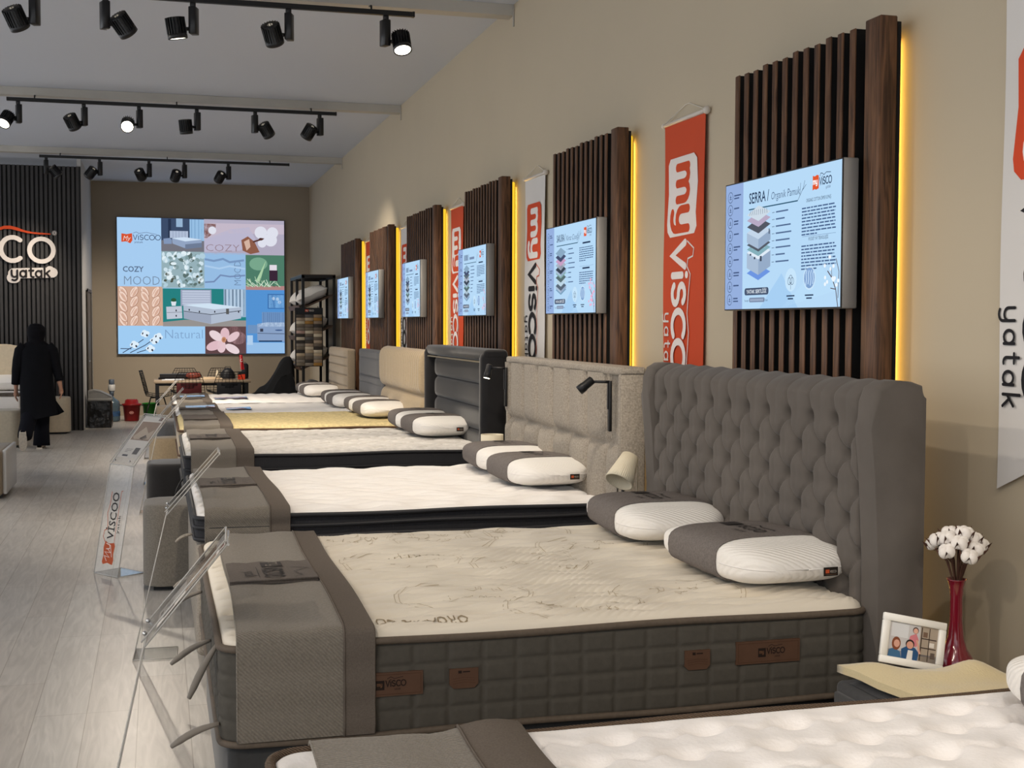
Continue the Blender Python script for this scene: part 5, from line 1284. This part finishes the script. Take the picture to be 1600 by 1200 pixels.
# blue bedroom
c.lay = 3
cell(1190, 1318, 660, 775, (60, 110, 170)); cell(1198, 1316, 668, 768, (116, 170, 222)); [El(x, y, 13, 13, (206, 226, 244)) for x, y in ((1236, 696), (1282, 724), (1266, 700))]; cell(1026, 1320, 1036, 1118, (150, 190, 230)); cell(1144, 1320, 800, 890, (110, 146, 192)); [Ln([(x, 804), (x, 886)], .3, (70, 100, 146)) for x in range(1158, 1318, 15)]
c.up(); P_([(1108, 892), (1180, 880), (1320, 880), (1320, 1030), (1108, 1020)], (136, 160, 196)); P_([(1108, 892), (1180, 880), (1320, 880), (1320, 912), (1110, 912)], (206, 226, 246)); cell(1034, 1108, 900, 966, (110, 146, 190)); cell(1030, 1074, 980, 1054, (176, 206, 236)); c.up(); Ln([(1110, 964), (1318, 968)], .4, (50, 60, 80)); cell(1130, 1154, 928, 952, (60, 66, 84)); El(1275, 940, 30, 6, (70, 96, 140)); cell(1120, 1300, 1020, 1030, (40, 60, 90))
c.build('screen_picture', t, emit=1.0)
l = bpy.data.lights.new('x', 'AREA'); bpy.data.lights.remove(l)
# ================================================================ BACK CORNER
# swing bin with a black bag
t = thing('waste_bin', 'grey lidded waste bin in a black plastic bag beside the dark batten wall', 'waste bin', (-.86, 20.75, 0))
M_BAG = mat('black_plastic_bag', (16, 16, 17), .28, spec=.6, bump=(7, .9, .06))
p = rrect_path(-1.05, -.69, 20.55, 20.95, .05, 5); n = len(p)
def bag(u, v):
    i = int(round(u*n)) % n; z = .42*v; k = .96+.05*sin(9*v+i*.9)*(1-v)+.04*(1-v)*v*4*.5
    return (-.87+(p[i][0]+.87)*k, 20.75+(p[i][1]-20.75)*k, z+.004)
MB().grid(bag, n, 14, closed_u=True).build('bin_bag', M_BAG, t)
mb = MB(); mb.box(-1.05, -.69, 20.55, 20.95, .41, .455, .015, 2)
mb.grid(lambda u, v: (-1.045+.35*u, 20.56+.38*v, .455+.135*max(0, sin(pi*(.1+.62*(1-u))))-.03), 14, 6); mb.prism([(-1.04, .44), (-.70, .44), (-.70, .48), (-.86, .56), (-.96, .585), (-1.04, .57)], .37, 20.565, M=Matrix(((1, 0, 0, 0), (0, 0, 1, 0), (0, 1, 0, 0), (0, 0, 0, 1))))
mb.build('swing_lid', mat('grey_plastic_lid', (132, 130, 126), .45), t)
# water bottle with pump
t = thing('water_bottle', 'large blue water bottle with a grey and white pump on top, by the back wall', 'water bottle', (-.74, 21.9, 0))
M_PET = mat('translucent_blue_bottle', (110, 134, 150), .15, spec=.6, trans=.55)
MB().lathe([(.10, .001), (.125, .01), (.13, .03), (.13, .17), (.124, .18), (.13, .19), (.13, .30), (.12, .33), (.05, .385), (.032, .40), (.03, .43)], 28, o=(-.74, 21.9, 0)).build('bottle_body', M_PET, t)
MB().lathe([(.131, .09), (.1325, .095), (.1325, .165), (.131, .17)], 28, o=(-.74, 21.9, 0), cap=False).build('label_band', mat('blue_label', (60, 96, 140), .5, noise=(20, .4)), t)
MB().lathe([(.034, .42), (.036, .47), (.045, .50)], 20, o=(-.74, 21.9, 0)).build('pump_neck', mat('blue_grey_plastic', (92, 104, 120), .4), t)
MB().lathe([(.05, .50), (.056, .505), (.056, .60), (.05, .605)], 24, o=(-.74, 21.9, 0)).build('pump_body', mat('white_plastic', (214, 214, 212), .4), t)
MB().lathe([(.04, .605), (.044, .61), (.044, .68), (.036, .69)], 24, o=(-.74, 21.9, 0)).build('pump_button', mat('blue_grey_plastic', 0), t)
# buckets
def bucket(x, y, r, h, m, label, lid=False, badge=False):
    t = thing('bucket', label, 'bucket', (x, y, 0))
    MB().lathe([(.001, .004), (r*.8, .004), (r*.82, .01), (r, h), (r+.012, h), (r+.012, h-.014), (r*1.0, h-.014) if False else (r+.01, h-.012), (r-.006, h-.004), (r*.8, .02), (.001, .02)], 28, o=(x, y, 0), cap=False).build('bucket_body', m, t)
    MB().tube([(x+(r+.012)*cos(a), y-.03-.03*sin(a), h-.015-.055*sin(a)) for a in [pi*i/14 for i in range(15)]], .004, 6).build('handle', mat('steel_wire', (150, 150, 150), .3, metal=.9), t)
    if lid:
        mb = MB().lathe([(r+.016, h-.006), (r+.018, h+.012), (r*.8, h+.018), (r*.72, h+.075), (r*.55, h+.085), (.002, h+.07)], 28, o=(x, y, 0), cap=False)
        for k in range(6): mb.box(x-r*.5+k*r*.2, x-r*.42+k*r*.2, y-r*.5, y+r*.5, h+.07, h+.09)
        mb.build('wringer_lid', m, t)
        for s_ in (-1, 1): MB().box(x+s_*(r+.03)-.012, x+s_*(r+.03)+.012, y-.02, y+.02, h-.02, h, .004, 1).build('handle_lug', M_BLACK, t)
    if badge:
        c = Canvas((x, y-r*.93-.012, .145), (1, 0, 0), (0, .1, 1), 1, .001); c.ell(0, 0, .034, .024, (216, 150, 140)); c.up().ell(0, 0, .024, .015, (160, 50, 44)); c.up().rect(-.014, -.003, .028, .006, (232, 220, 216)); c.build('badge', t)
bucket(-.43, 21.95, .14, .27, mat('red_plastic', (142, 22, 24), .4), 'dark red mop bucket with wringer lid and oval badge, by the back wall', lid=True, badge=True)
bucket(-.13, 22.15, .13, .28, mat('green_plastic', (38, 122, 34), .4), 'green bucket standing beside the red mop bucket')
# table
t = thing('table', 'long wooden table with black legs below the big screen', 'table', (.68, 21.35, 0))
TZ = .70
MB().box(-.07, 1.44, 21.0, 21.7, TZ-.045, TZ, .004, 1).build('tabletop', mat('light_wood_laminate', (176, 156, 132), .5, noise=(6, .85)), t)
for x in (-.05, 1.34):
    for y in (21.02, 21.62): MB().box(x, x+.06, y, y+.06, 0, TZ-.045).build('leg', M_BLACK, t)
MB().box(0.0, 1.36, 21.04, 21.07, TZ-.085, TZ-.045).box(0, 1.36, 21.62, 21.65, TZ-.085, TZ-.045).build('apron', M_BLACK, t)
# wire chairs
M_WIRE = mat('black_wire', (14, 14, 15), .4, metal=.3)
def wire_chair(label, cushion=None, rot=0, loc=(0, 0, 0), dense=False):
    t = thing('wire_chair', label, 'chair', loc, rotz=rot, group=None, local=True)
    # chair faces +y locally; shell: v 0 seat front -> 1 top of back
    def sh(u, v):
        s_ = 2*u-1
        if v < .45: q = v/.45; y = .22-.40*q; z = .45-.03*sin(pi*q)+.05*s_*s_; w = .22+.02*q
        else: q = (v-.45)/.55; y = -.18-.10*q; z = .45+.40*q; w = .24*(1-.35*q**3); y += .05*(s_*s_)
        return Vector((s_*w, y+(.0), z))
    mb = MB()
    for i in range(9): mb.tube([sh(i/8, k/16) for k in range(17)], .0055 if i in (0, 8) else .0034, 5)
    for k in range(0, 19): mb.tube([sh(i/8, k/18) for i in range(9)], .0055 if k in (0, 18) else .0034, 5)
    mb.build('wire_shell', M_WIRE, t)
    for sx in (-1, 1):
        for sy in (-1, 1): MB().tube([(sx*.10, sy*.10, .42), (sx*.20, sy*.22, 0.0)], .009, 6).build('leg', M_WIRE, t)
    MB().tube([(-.10, -.10, .42), (.10, -.10, .42), (.10, .10, .42), (-.10, .10, .42)], .007, 6, closed=True).build('seat_frame', M_WIRE, t)
    if cushion:
        MB().box(-.19, .19, -.15, .20, .455, .50, .02, 3).box(-.19, .19, -.215, -.175, .50, .68, .015, 2).build('cushion', cushion, t)
    return t
wire_chair('black wire chair at the left end of the table, seen from the side', None, R(-90), (-.02, 21.3-.05, 0))
wire_chair('black wire chair with dark red cushion on the near side of the table', mat('dark_red_cushion', (84, 24, 26), .8), 0, (.46, 20.72, 0))
wire_chair('black wire chair with black cushion on the near side of the table', mat('black_cushion', (28, 28, 32), .8), 0, (1.07, 20.72, 0))
wire_chair('black wire chair behind the table at the left, rounded back rising above it', None, pi, (.43, 22.05, 0))
wire_chair('black wire chair behind the table at the right, back rising above it', None, pi, (1.02, 22.05, 0))
# things on the table
single(MB().box(.0, .50, 21.45, 21.62, TZ+.001, TZ+.03, .004, 1).box(.02, .48, 21.44, 21.6, TZ+.03, TZ+.085), 'document_tray', mat('black_plastic_tray', (24, 22, 24), .4), 'black flat tray at the left of the table', 'tray', (.2, 21.5, TZ))
single(MB().box(.05, .36, 21.08, 21.30, TZ+.001, TZ+.008).box(.10, .40, 21.12, 21.32, TZ+.008, TZ+.014), 'paper_stack', mat('white_paper', (216, 220, 226), .7), 'white papers at the left front of the table', 'papers', (.2, 21.2, TZ))
single(MB().box(.66, 1.0, 21.15, 21.4, TZ+.001, TZ+.022, .002, 1).box(.70, .96, 21.2, 21.4, TZ+.022, TZ+.04, .002, 1), 'catalogue_stack', mat('cream_paper', (212, 190, 160), .7), 'cream catalogues stacked in the middle of the table', 'catalogues', (.8, 21.3, TZ))
single(MB().lathe([(.022, 0), (.024, .02), (.024, .09), (.012, .11), (.012, .14)], 14, o=(.93, 21.5, TZ+.001)), 'small_bottle', mat('ivory_bottle', (220, 206, 180), .4), 'small ivory bottle on the table behind the catalogues', 'bottle', (.93, 21.5, TZ))
single(MB().sphere((.55, 21.45, TZ+.06), .10, 14, 8, (1.3, .6, .55)), 'sweet_bowl', mat('mixed_red_wrappers', (150, 70, 56), .5, noise=(40, .3)), 'heap of red and cream sweets on the table seen through the left wire chair', 'bowl', (.55, 21.45, TZ))
mb = MB().grid(lambda u, v: (1.10+.12*cos(v*pi/2)**.8*cos(2*pi*u), 21.5+.07*cos(v*pi/2)**.8*sin(2*pi*u), TZ+.002+.17*sin(v*pi/2)), 20, 10, closed_u=True)
mb.tube([(1.04, 21.5, TZ+.14), (1.06, 21.5, TZ+.20), (1.14, 21.5, TZ+.20), (1.16, 21.5, TZ+.14)], .006, 6)
single(mb, 'handbag', mat('black_leather_bag', (26, 26, 30), .45), 'black rounded handbag standing on the right half of the table', 'handbag', (1.1, 21.5, TZ))
t = thing('backpack', 'tall black bag standing at the right end of the table behind the red pot', 'bag', (1.39, 21.5, TZ))
MB().box(1.33, 1.43, 21.40, 21.62, TZ+.001, TZ+.25, .035, 4).build('bag_body', mat('black_leather_bag', 0), t); MB().tube([(1.36, 21.4, TZ+.2), (1.37, 21.38, TZ+.28), (1.41, 21.4, TZ+.24)], .006, 6).build('strap', M_BLACK, t)
t = thing('flag_pot', 'orange red square pot holding a small red flag, at the right end of the table', 'pot', (1.30, 21.2, TZ))
MB().prism([(1.245, 21.15), (1.355, 21.15), (1.355, 21.25), (1.245, 21.25)], .085, TZ+.001).build('pot', mat('orange_red_pot', (212, 62, 30), .45), t)
MB().box(1.25, 1.35, 21.155, 21.245, TZ+.086, TZ+.13).build('dark_insert', M_BLACK, t)
MB().tube([(1.29, 21.2, TZ+.1), (1.285, 21.2, TZ+.40)], .004, 6).build('flag_pole', mat('white_plastic', 0), t)
fl = MB().grid(lambda u, v: (1.262+.055*u+.03*v, 21.19+.012*sin(6*u+3*v), TZ+.40-.24*v), 8, 14).build('flag', mat('red_flag_cloth', (190, 22, 34), .7), t)
c = Canvas((1.245, 21.176, TZ+.14), (1, 0, 0), (0, 0, 1), 1, .001); c.ell(.052, .17, .019, .024, (236, 230, 228)); c.up().ell(.058, .170, .014, .019, (190, 22, 34)); c.up().ell(.068, .155, .006, .006, (236, 230, 228)); c.build('crescent_and_star', fl)
# coats heaped over a chair
def lump(cx, cy, w, d, z0, hfun, nu=36, nv=14):
    def f(u, v):
        a = 2*pi*u; k = sin(pi/2*(1-v)); rr = 1+.06*sin(5*a+1)+.04*sin(9*a)
        x, y = cx+w*k*rr*cos(a), cy+d*k*rr*sin(a); return (x, y, z0+hfun((x-cx)/w, (y-cy)/d)*(1-k**3))
    return MB().grid(f, nu, nv, closed_u=True)
t = thing('chair', 'low chair buried under black coats beside the pillow rack', 'chair', (1.72, 20.1, 0))
MB().box(1.45, 1.98, 19.85, 20.3, .40, .46, .02, 2).build('seat', M_BLACK, t)
for x in (1.48, 1.93):
    for y in (19.88, 20.26): MB().box(x, x+.03, y, y+.03, 0, .40).build('leg', M_BLACK, t)
MB().box(1.94, 1.98, 19.85, 20.3, .45, .95, .01, 2).build('backrest', M_BLACK, t)
COATH = lambda x, y: .16+.42*smooth((x+.75)/1.2)+.05*sin(7*x+2*y)
def coat(u, v):
    # a draped sheet: u across in x, v in y
    x = 1.36+.66*u; y = 19.78+.60*v; e = min(v, 1-v)*2
    z = .50+.10*smooth(u/.25)+.46*smooth((u-.30)/.5)-.20*(1-smooth(e/.5))+.025*sin(14*u+4*v)+.02*sin(9*v+5*u)
    if u > .93: z -= (u-.93)*2.0
    return (x, y, z)
mb = MB().grid(coat, 34, 26); mb.grid(lambda u, v: (coat(0, v)[0]-.02*u, coat(0, v)[1], coat(0, v)[2]-.16*u), 3, 26)
for vv in (0, 1): mb.grid(lambda u, v: (coat(u, vv)[0], coat(u, vv)[1]+(.03 if vv else -.03)*v, coat(u, vv)[2]-.30*v+.01*sin(30*u)), 34, 6)
single(mb, 'coat', mat('black_coat_cloth', (18, 18, 20), .9, noise=(12, .7)), 'black coats heaped over the low chair in the back corner', 'coat', (1.7, 20.1, .4))

# ================================================================ PILLOW RACK WITH SWATCH BOARD
RX0, RX1, RY0, RY1, RZ = 2.06, 2.56, 19.15, 20.85, 2.33
t = thing('pillow_rack', 'tall black steel rack with slanted shelves of white pillows near the back wall', 'rack', ((RX0+RX1)/2, (RY0+RY1)/2, 0))
M_RACK = mat('black_powder_coated_steel', (26, 23, 22), .5)
for x in (RX0, RX1-.04):
    for y in (RY0, (RY0+RY1)/2, RY1-.04): MB().box(x, x+.04, y, y+.04, 0, RZ).build('post', M_RACK, t)
for z in (.12, RZ-.04):
    for x in (RX0, RX1-.04): MB().box(x, x+.04, RY0, RY1, z, z+.04).build('crossbar', M_RACK, t)
    for y in (RY0, (RY0+RY1)/2, RY1-.04): MB().box(RX0, RX1, y, y+.04, z, z+.04).build('crossbar', M_RACK, t)
MB().box(RX0, RX1, RY0, RY1, RZ, RZ+.012).build('top_shelf', mat('dark_wood_top', (88, 72, 58), .5), t)
sh_z = (.30, .88, 1.32, 1.78)
M_SH = mat('walnut_shelf_board', (96, 72, 56), .55, noise=(10, .8))
for z in sh_z:
    Mx = Matrix.Translation((RX1-.03, 0, z+.27)) @ Matrix.Rotation(R(-24), 4, 'Y')
    mb = MB().box(-.53, .0, RY0+.05, RY1-.05, -.02, 0, M=Mx).box(-.54, -.52, RY0+.05, RY1-.05, -.02, .05, M=Mx); mb.build('slanted_shelf', M_SH, t)
M_PW = mat('crumpled_white_pillowcase', (240, 236, 230), .9, sheen=.2, bump=(14, .6, .01))
def soft_pillow(w, l, h):
    def f(u, v):
        a, b = 2*u-1, 2*v-1; return (a, b)
    mb = MB()
    for s_ in (1, -1):
        mb.grid(lambda u, v: ((2*u-1)*w/2*(1-.07*(1-abs(2*v-1)**2)*abs(2*u-1)), (2*v-1)*l/2*(1-.07*(1-abs(2*u-1)**2)*abs(2*v-1)), h/2+s_*h/2*(max(0, (1-(2*u-1)**4)*(1-(2*v-1)**4)))**.55+.006*sin(12*u+5*v)), 16, 18)
    return mb
pp = thing('rack_pillow', 'white pillow on a slanted shelf', 'pillow', local=True, group='white pillows on the rack')
soft_pillow(.48, .70, .21).build('pillow_cover', M_PW, pp)
pos = []
names = ['lowest', 'second', 'third', 'top']
k = 0
for i, z in enumerate(sh_z):
    for j, y in enumerate((RY0+.45, RY0+1.22)):
        o = pp if k == 0 else copy_tree(pp); k += 1
        o.location = (RX1-.27, y, z+.165-.0+.01); o.rotation_euler = (0, R(-24), R(2 if j else -2))
        o['label'] = 'white pillow on the %s shelf of the black rack, %s' % (names[i], 'at the front' if j == 0 else 'at the back')
# swatch board hung on the near end
t = thing('swatch_board', 'hanging board of fabric samples in browns and greys on the front of the rack', 'swatch board', (2.19, 19.08, 1.0))
bx0, bx1, bz0, bz1 = 1.965, 2.345, .985, 1.745; by = 19.06
MB().box(bx0-.015, bx1+.015, by+.006, by+.03, bz0-.01, bz1+.10).build('board', M_RACK, t)
MB().box(bx0, bx1, by-.01, by+.006, bz1+.012, bz1+.095).build('header', M_BLACK, t)
c = Canvas((bx0, by-.0105, bz1+.012), (1, 0, 0), (0, 0, 1), 1, .0008); c.rect(.13, .028, .05, .035, (196, 78, 50)); c.up().letters('my', .14, .04, .016, (240, 230, 220), .2); c.letters('VISCO', .185, .035, .022, (210, 200, 190), .18, kx=.8); c.build('header_logo', t)
MB().tube([(bx0+.05, by+.02, bz1+.09), (bx0+.09, by+.05, bz1+.14), (RX0+.02, RY0, bz1+.14)], .006, 6).build('hook', M_RACK, t)
MB().tube([(bx1-.05, by+.02, bz1+.09), (bx1-.05, RY0+.01, bz1+.12)], .006, 6).build('hook', M_RACK, t)
pal = [(150, 130, 108), (186, 166, 138), (108, 96, 84), (72, 64, 58), (204, 190, 166), (134, 124, 112), (96, 92, 90), (160, 118, 60), (60, 54, 50), (172, 152, 130), (120, 108, 92), (182, 150, 138)]
rr = random.Random(9); rows = 16; hz = (bz1-bz0)/rows
swm = [mat('swatch_fabric_%d' % i, p_, .9, bump=(120, .4, .002)) for i, p_ in enumerate(pal)]
for i in range(3):
    for j in range(rows):
        x = bx0+i*(bx1-bx0)/3; z = bz1-(j+1)*hz
        MB().box(x+.002, x+(bx1-bx0)/3-.002, by-.012, by+.006, z+.001, z+hz-.001, .003, 1, M=Matrix.Translation((0, 0, 0))).build('fabric_sample', swm[(i*5+j*7+rr.randrange(4)) % 12], t)
# brown case and pillow under the rack
t = thing('storage_box', 'pale box with a rope handle under the lowest rack shelf', 'box', (2.25, 19.4, 0)) if False else None

# ================================================================ LEFT SIDE FURNITURE
M_CREAMB = mat('cream_boucle', (206, 192, 168), .95, sheen=.3, noise=(30, .9), bump=(90, .6, .004))
t = thing('bed', 'cream boucle bed with tall rounded headboard before the batten wall, cut by the left edge', 'bed', (-2.4, 19.4, 0))
def hbl(u, v):
    a = pi*u; x = -2.55+.66*cos(a)*(1 if True else 0); return (x, 19.85, 0)
pts = [(-3.25, .25), (-3.25, 1.15), (-3.15, 1.26), (-3.0, 1.30), (-2.10, 1.30), (-1.96, 1.27), (-1.88, 1.20), (-1.85, 1.08), (-1.84, .25)]
mb = MB().prism(pts, .14, 19.82, M=Matrix(((1, 0, 0, 0), (0, 0, 1, 0), (0, 1, 0, 0), (0, 0, 0, 1)))); bmesh.ops.bevel(mb.bm, geom=mb.bm.edges[:], offset=.02, segments=2, affect='EDGES')
mb.build('headboard', M_CREAMB, t)
MB().box(-3.15, -1.80, 18.35, 19.82, .03, .40, .05, 4).build('base', M_CREAMB, t)
mt2 = thing('mattress', 'white mattress on the cream boucle bed at the left edge', 'mattress', (-2.4, 19.1, .40))
MB().box(-3.12, -1.80, 18.38, 19.80, .405, .64, .04, 4).build('mattress_body', M_WHITEKNIT, mt2); MB().tube([(p_[0], p_[1], .63) for p_ in resample(rrect_path(-3.125, -1.795, 18.375, 19.805, .07), .1)], .010, 6, closed=True).build('piping', M_PIPE, mt2)
MB().box(-1.86, -1.79, 18.9, 19.1, .47, .55).build('label', M_BORDER, mt2)
rt_ = thing('bed_runner', 'grey runner hanging over the mattress of the cream bed at the left', 'bed runner', (-2.2, 18.6, .65))
MB().tube([(-3.1, 18.45, .655), (-1.86, 18.45, .655), (-1.79, 18.45, .63), (-1.775, 18.45, .56), (-1.775, 18.45, .42)], .0, 4).box(-3.1, -1.80, 18.39, 18.72, .645, .655).box(-1.793, -1.78, 18.39, 18.72, .42, .652, .004, 1).build('runner_cloth', M_BORDER, rt_)
o = dup(pp, (-2.05, 19.55, .655), R(90), 'white pillow lying on the bed at the left edge behind the walking person', 'white pillows on the left bed'); o.rotation_euler = (0, 0, R(90))
pouf(-1.60, -1.245, 19.55, 19.98, .50, M_CREAMB, 'cream boucle cube pouf right of the walking person, before the batten wall')
pouf(-2.30, -1.72, 17.55, 18.1, .45, M_CREAMB, 'round cornered cream boucle pouf at the left edge behind the walking person')
t = thing('display_counter', 'grey sofa end with white edge at the far left border of the photo', 'counter', (-1.75, 12.9, 0))
MB().box(-2.2, -1.385, 12.45, 13.4, .03, .44, .03, 4).build('padded_side', M_TAUPEF, t)
MB().box(-1.385, -1.355, 12.52, 13.4, .04, .445, .005, 2).build('white_edge_panel', mat('white_laminate', (214, 212, 208), .4), t)
MB().box(-2.15, -1.42, 12.5, 13.35, 0, .03).build('plinth', M_BLACK, t)

# ================================================================ WALKING PERSON
def skin_mesh(nodes, edges, name, m, parent, sub=2, root=0):
    me = bpy.data.meshes.new(name); me.from_pydata([n_[0] for n_ in nodes], edges, []); o = bpy.data.objects.new(name, me); COL.objects.link(o)
    sk = o.modifiers.new('s', 'SKIN'); sk.use_smooth_shade = True
    for i, n_ in enumerate(nodes):
        r = n_[1]; me.skin_vertices[0].data[i].radius = r if isinstance(r, tuple) else (r, r); me.skin_vertices[0].data[i].use_root = (i == root)
    ss = o.modifiers.new('u', 'SUBSURF'); ss.levels = sub; ss.render_levels = sub
    dg = bpy.context.evaluated_depsgraph_get(); dg.update(); em = bpy.data.meshes.new_from_object(o.evaluated_get(dg))
    bpy.data.objects.remove(o); bpy.data.meshes.remove(me)
    b = bmesh.new(); b.from_mesh(em); bpy.data.meshes.remove(em)
    for f in b.faces: f.smooth = True
    mb = MB(); mb.bm.free(); mb.bm = b
    return mb.build(name, m, parent)
QX, QY = -1.50, 17.35
t = thing('person', 'person in black headscarf, long black coat and black trousers, walking away on the aisle', 'person', (QX, QY, 0))
SKIN = mat('skin', (172, 128, 104), .6, bump=(40, .1, .001)); CL = mat('black_coat_wool', (13, 14, 19), .9, spec=.15, noise=(14, .8)); SCARF = mat('black_headscarf', (13, 13, 18), .85, spec=.15, noise=(18, .8)); TR = mat('black_navy_trousers', (16, 17, 25), .9, spec=.15)
def g(x, y, z): return (QX+x, QY+y, z)
# body (walking away: +y forward). left leg forward and planted, the other pushing off with heel raised
nodes = [(g(0, 0, .90), .13), (g(0, .0, 1.08), .14), (g(0, .02, 1.26), .135), (g(0, .03, 1.36), .07), (g(0, .045, 1.44), .055), (g(.0, .05, 1.505), (.075, .088)), (g(0, .05, 1.57), .055),
         (g(-.15, .02, 1.27), .05), (g(-.225, -.02, 1.08), .048), (g(-.245, .01, .86), .036), (g(-.25, .03, .77), .026),
         (g(.15, .02, 1.27), .05), (g(.225, .0, 1.09), .048), (g(.275, -.03, .87), .036), (g(.290, -.035, .80), .026),
         (g(-.08, 0, .82), .095), (g(-.085, -.02, .47), .062), (g(-.11, -.30, .24), .045), (g(-.125, -.37, .20), .035),
         (g(.08, 0, .82), .095), (g(.055, .08, .46), .062), (g(.03, .04, .12), .045), (g(.03, .06, .05), .04)]
edges = [(0, 1), (1, 2), (2, 3), (3, 4), (4, 5), (5, 6), (2, 7), (7, 8), (8, 9), (9, 10), (2, 11), (11, 12), (12, 13), (13, 14), (0, 15), (15, 16), (16, 17), (17, 18), (0, 19), (19, 20), (20, 21), (21, 22)]
def hand(bi, bx, by, bz, sg):
    """palm and five fingers hanging from wrist node bi"""
    i0 = len(nodes); nodes.append((g(bx, by+.01, bz-.05), (.032, .018))); edges.append((bi, i0))
    nodes.append((g(bx, by+.015, bz-.085), (.034, .016))); edges.append((i0, i0+1))
    for k, (off, L_) in enumerate(((-.026, .060), (-.009, .070), (.009, .066), (.026, .052))):
        a = len(nodes); nodes.append((g(bx+sg*.004, by+.015+off, bz-.10), .0088)); nodes.append((g(bx-sg*.006, by+.018+off, bz-.10-L_*.5), .0082)); nodes.append((g(bx-sg*.022, by+.022+off, bz-.10-L_*.92), .007))
        edges.extend([(i0+1, a), (a, a+1), (a+1, a+2)])
    a = len(nodes); nodes.append((g(bx-sg*.012, by+.045, bz-.055), .0105)); nodes.append((g(bx-sg*.022, by+.062, bz-.085), .009)); nodes.append((g(bx-sg*.028, by+.066, bz-.108), .0078)); edges.extend([(i0, a), (a, a+1), (a+1, a+2)])
hand(10, -.255, .035, .77, -1); hand(14, .297, -.035, .80, 1)
bd_ = skin_mesh(nodes, edges, 'body', SKIN, t, 1)
# coat: lofted rings
def loft(rings, n=32):
    """rings: (cx,cy,z,rx,ry)"""
    def f(u, v):
        k = v*(len(rings)-1); i = min(int(k), len(rings)-2); q = k-i; q = q*q*(3-2*q); r = [rings[i][j]*(1-q)+rings[i+1][j]*q for j in range(5)]
        a = 2*pi*u; fold = 1+(.035*sin(7*a+1)+.02*sin(12*a))*max(0, (1.0-r[2]))*1.2
        return (QX+r[0]+r[3]*fold*cos(a), QY+r[1]+r[4]*fold*sin(a), r[2]+(.05*cos(a)*max(0, (.55-r[2])/.15) if r[2] < .55 else 0))
    return MB().grid(f, n, (len(rings)-1)*5, closed_u=True)
mb = loft([(.03, -.02, .40, .235, .20), (.03, -.01, .46, .232, .195), (.015, 0, .62, .215, .185), (.0, .0, .85, .205, .175), (0, .0, 1.0, .195, .165), (0, .01, 1.15, .20, .155), (0, .02, 1.25, .205, .14), (0, .03, 1.32, .175, .115), (0, .04, 1.37, .11, .09), (0, .045, 1.40, .07, .075)])
mb.add([g(.15, -.02, .80), g(.23, -.03, .62), g(.335, -.06, .475), (QX+.26, QY-.05, .435), (QX+.10, QY-.16, .41), (QX+.12, QY-.165, .6), g(.23, .01, .62), g(.33, -.045, .475)], [(0, 1, 2, 3, 4, 5), (0, 6, 7, 3, 4, 5), (0, 1, 6), (1, 2, 7, 6), (2, 3, 7)], smooth=True)
mb.build('long_coat', CL, t)
def sleeve(P0, name='coat_sleeve'):
    MB().tube([g(*p_) for p_, r in P0], [r for p_, r in P0], 14).build(name, CL, t)
sleeve([((-.13, .02, 1.31), .08), ((-.185, .015, 1.25), .082), ((-.215, -.01, 1.13), .070), ((-.235, -.01, 1.0), .062), ((-.245, .01, .90), .056), ((-.25, .02, .83), .055)])
sleeve([((.13, .02, 1.31), .08), ((.185, .02, 1.25), .082), ((.22, .005, 1.12), .070), ((.25, -.01, 1.0), .060), ((.275, -.025, .91), .054), ((.285, -.03, .87), .053)])
# headscarf
mb = loft([(0, .03, 1.33, .13, .105), (0, .03, 1.36, .10, .09), (0, .04, 1.40, .095, .095), (0, .045, 1.46, .112, .118), (0, .045, 1.51, .115, .122), (0, .045, 1.56, .10, .108), (0, .045, 1.595, .066, .072), (0, .045, 1.605, .01, .01)], 28)
mb.build('headscarf', SCARF, t)
fc = MB().sphere(g(0, .125, 1.50), .072, 14, 10, (.9, .62, 1.1)).tube([g(0, .165, 1.51), g(0, .188, 1.485), g(0, .168, 1.478)], [.008, .012, .009], 8)
f_ = fc.build('face', SKIN, t)
for s_ in (-1, 1): MB().sphere(g(s_*.026, .166, 1.512), .009, 8, 6, (1.3, .6, .8)).build('eye', mat('dark_eye', (40, 30, 26), .3), f_)
MB().sphere(g(0, .168, 1.455), .014, 8, 6, (1.5, .5, .4)).build('mouth', mat('lips', (150, 80, 74), .5), f_)
def leg(P0): MB().tube([g(*p_) for p_, r in P0], [r for p_, r in P0], 14).build('trouser_leg', TR, t)
leg([((-.07, 0, .82), .12), ((-.07, -.01, .62), .115), ((-.075, -.04, .46), .105), ((-.10, -.20, .33), .092), ((-.115, -.32, .22), .09), ((-.12, -.35, .18), .085)])
leg([((.07, 0, .82), .12), ((.06, .05, .62), .115), ((.055, .08, .46), .095), ((.05, .06, .25), .092), ((.045, .05, .04), .105)])
M_SHOE = mat('cream_trainer', (196, 184, 168), .7)
def shoe(M):
    def f(u, v):
        y = -.10+.26*v; w = .040+.008*sin(pi*min(1, v*1.2)); w *= (max(0, 1-(max(0, v-.82)/.18)**2))**.5*(1 if v > .05 else .8); hgt = (.075 if v < .35 else .075-.04*smooth((v-.35)/.5)); a = 2*pi*u
        return M @ Vector((w*cos(a), y, hgt/2+.004+hgt/2*sin(a)))
    s_ = MB().grid(f, 14, 16, closed_u=True).build('shoe', M_SHOE, t)
    MB().prism([(-.038, -.10), (.038, -.10), (.046, .0), (.048, .08), (.03, .15), (0, .165), (-.03, .15), (-.048, .08), (-.044, 0)], .018, -.004, M=M).build('shoe_sole', mat('pale_sole', (206, 196, 182), .7, noise=(60, .7)), s_)
shoe(Matrix.Translation(g(.035, .07, .004)) @ Matrix.Rotation(R(-6), 4, 'Z'))
shoe(Matrix.Translation(g(-.135, -.40, .155)) @ Matrix.Rotation(R(6), 4, 'Z') @ Matrix.Rotation(R(-66), 4, 'X'))
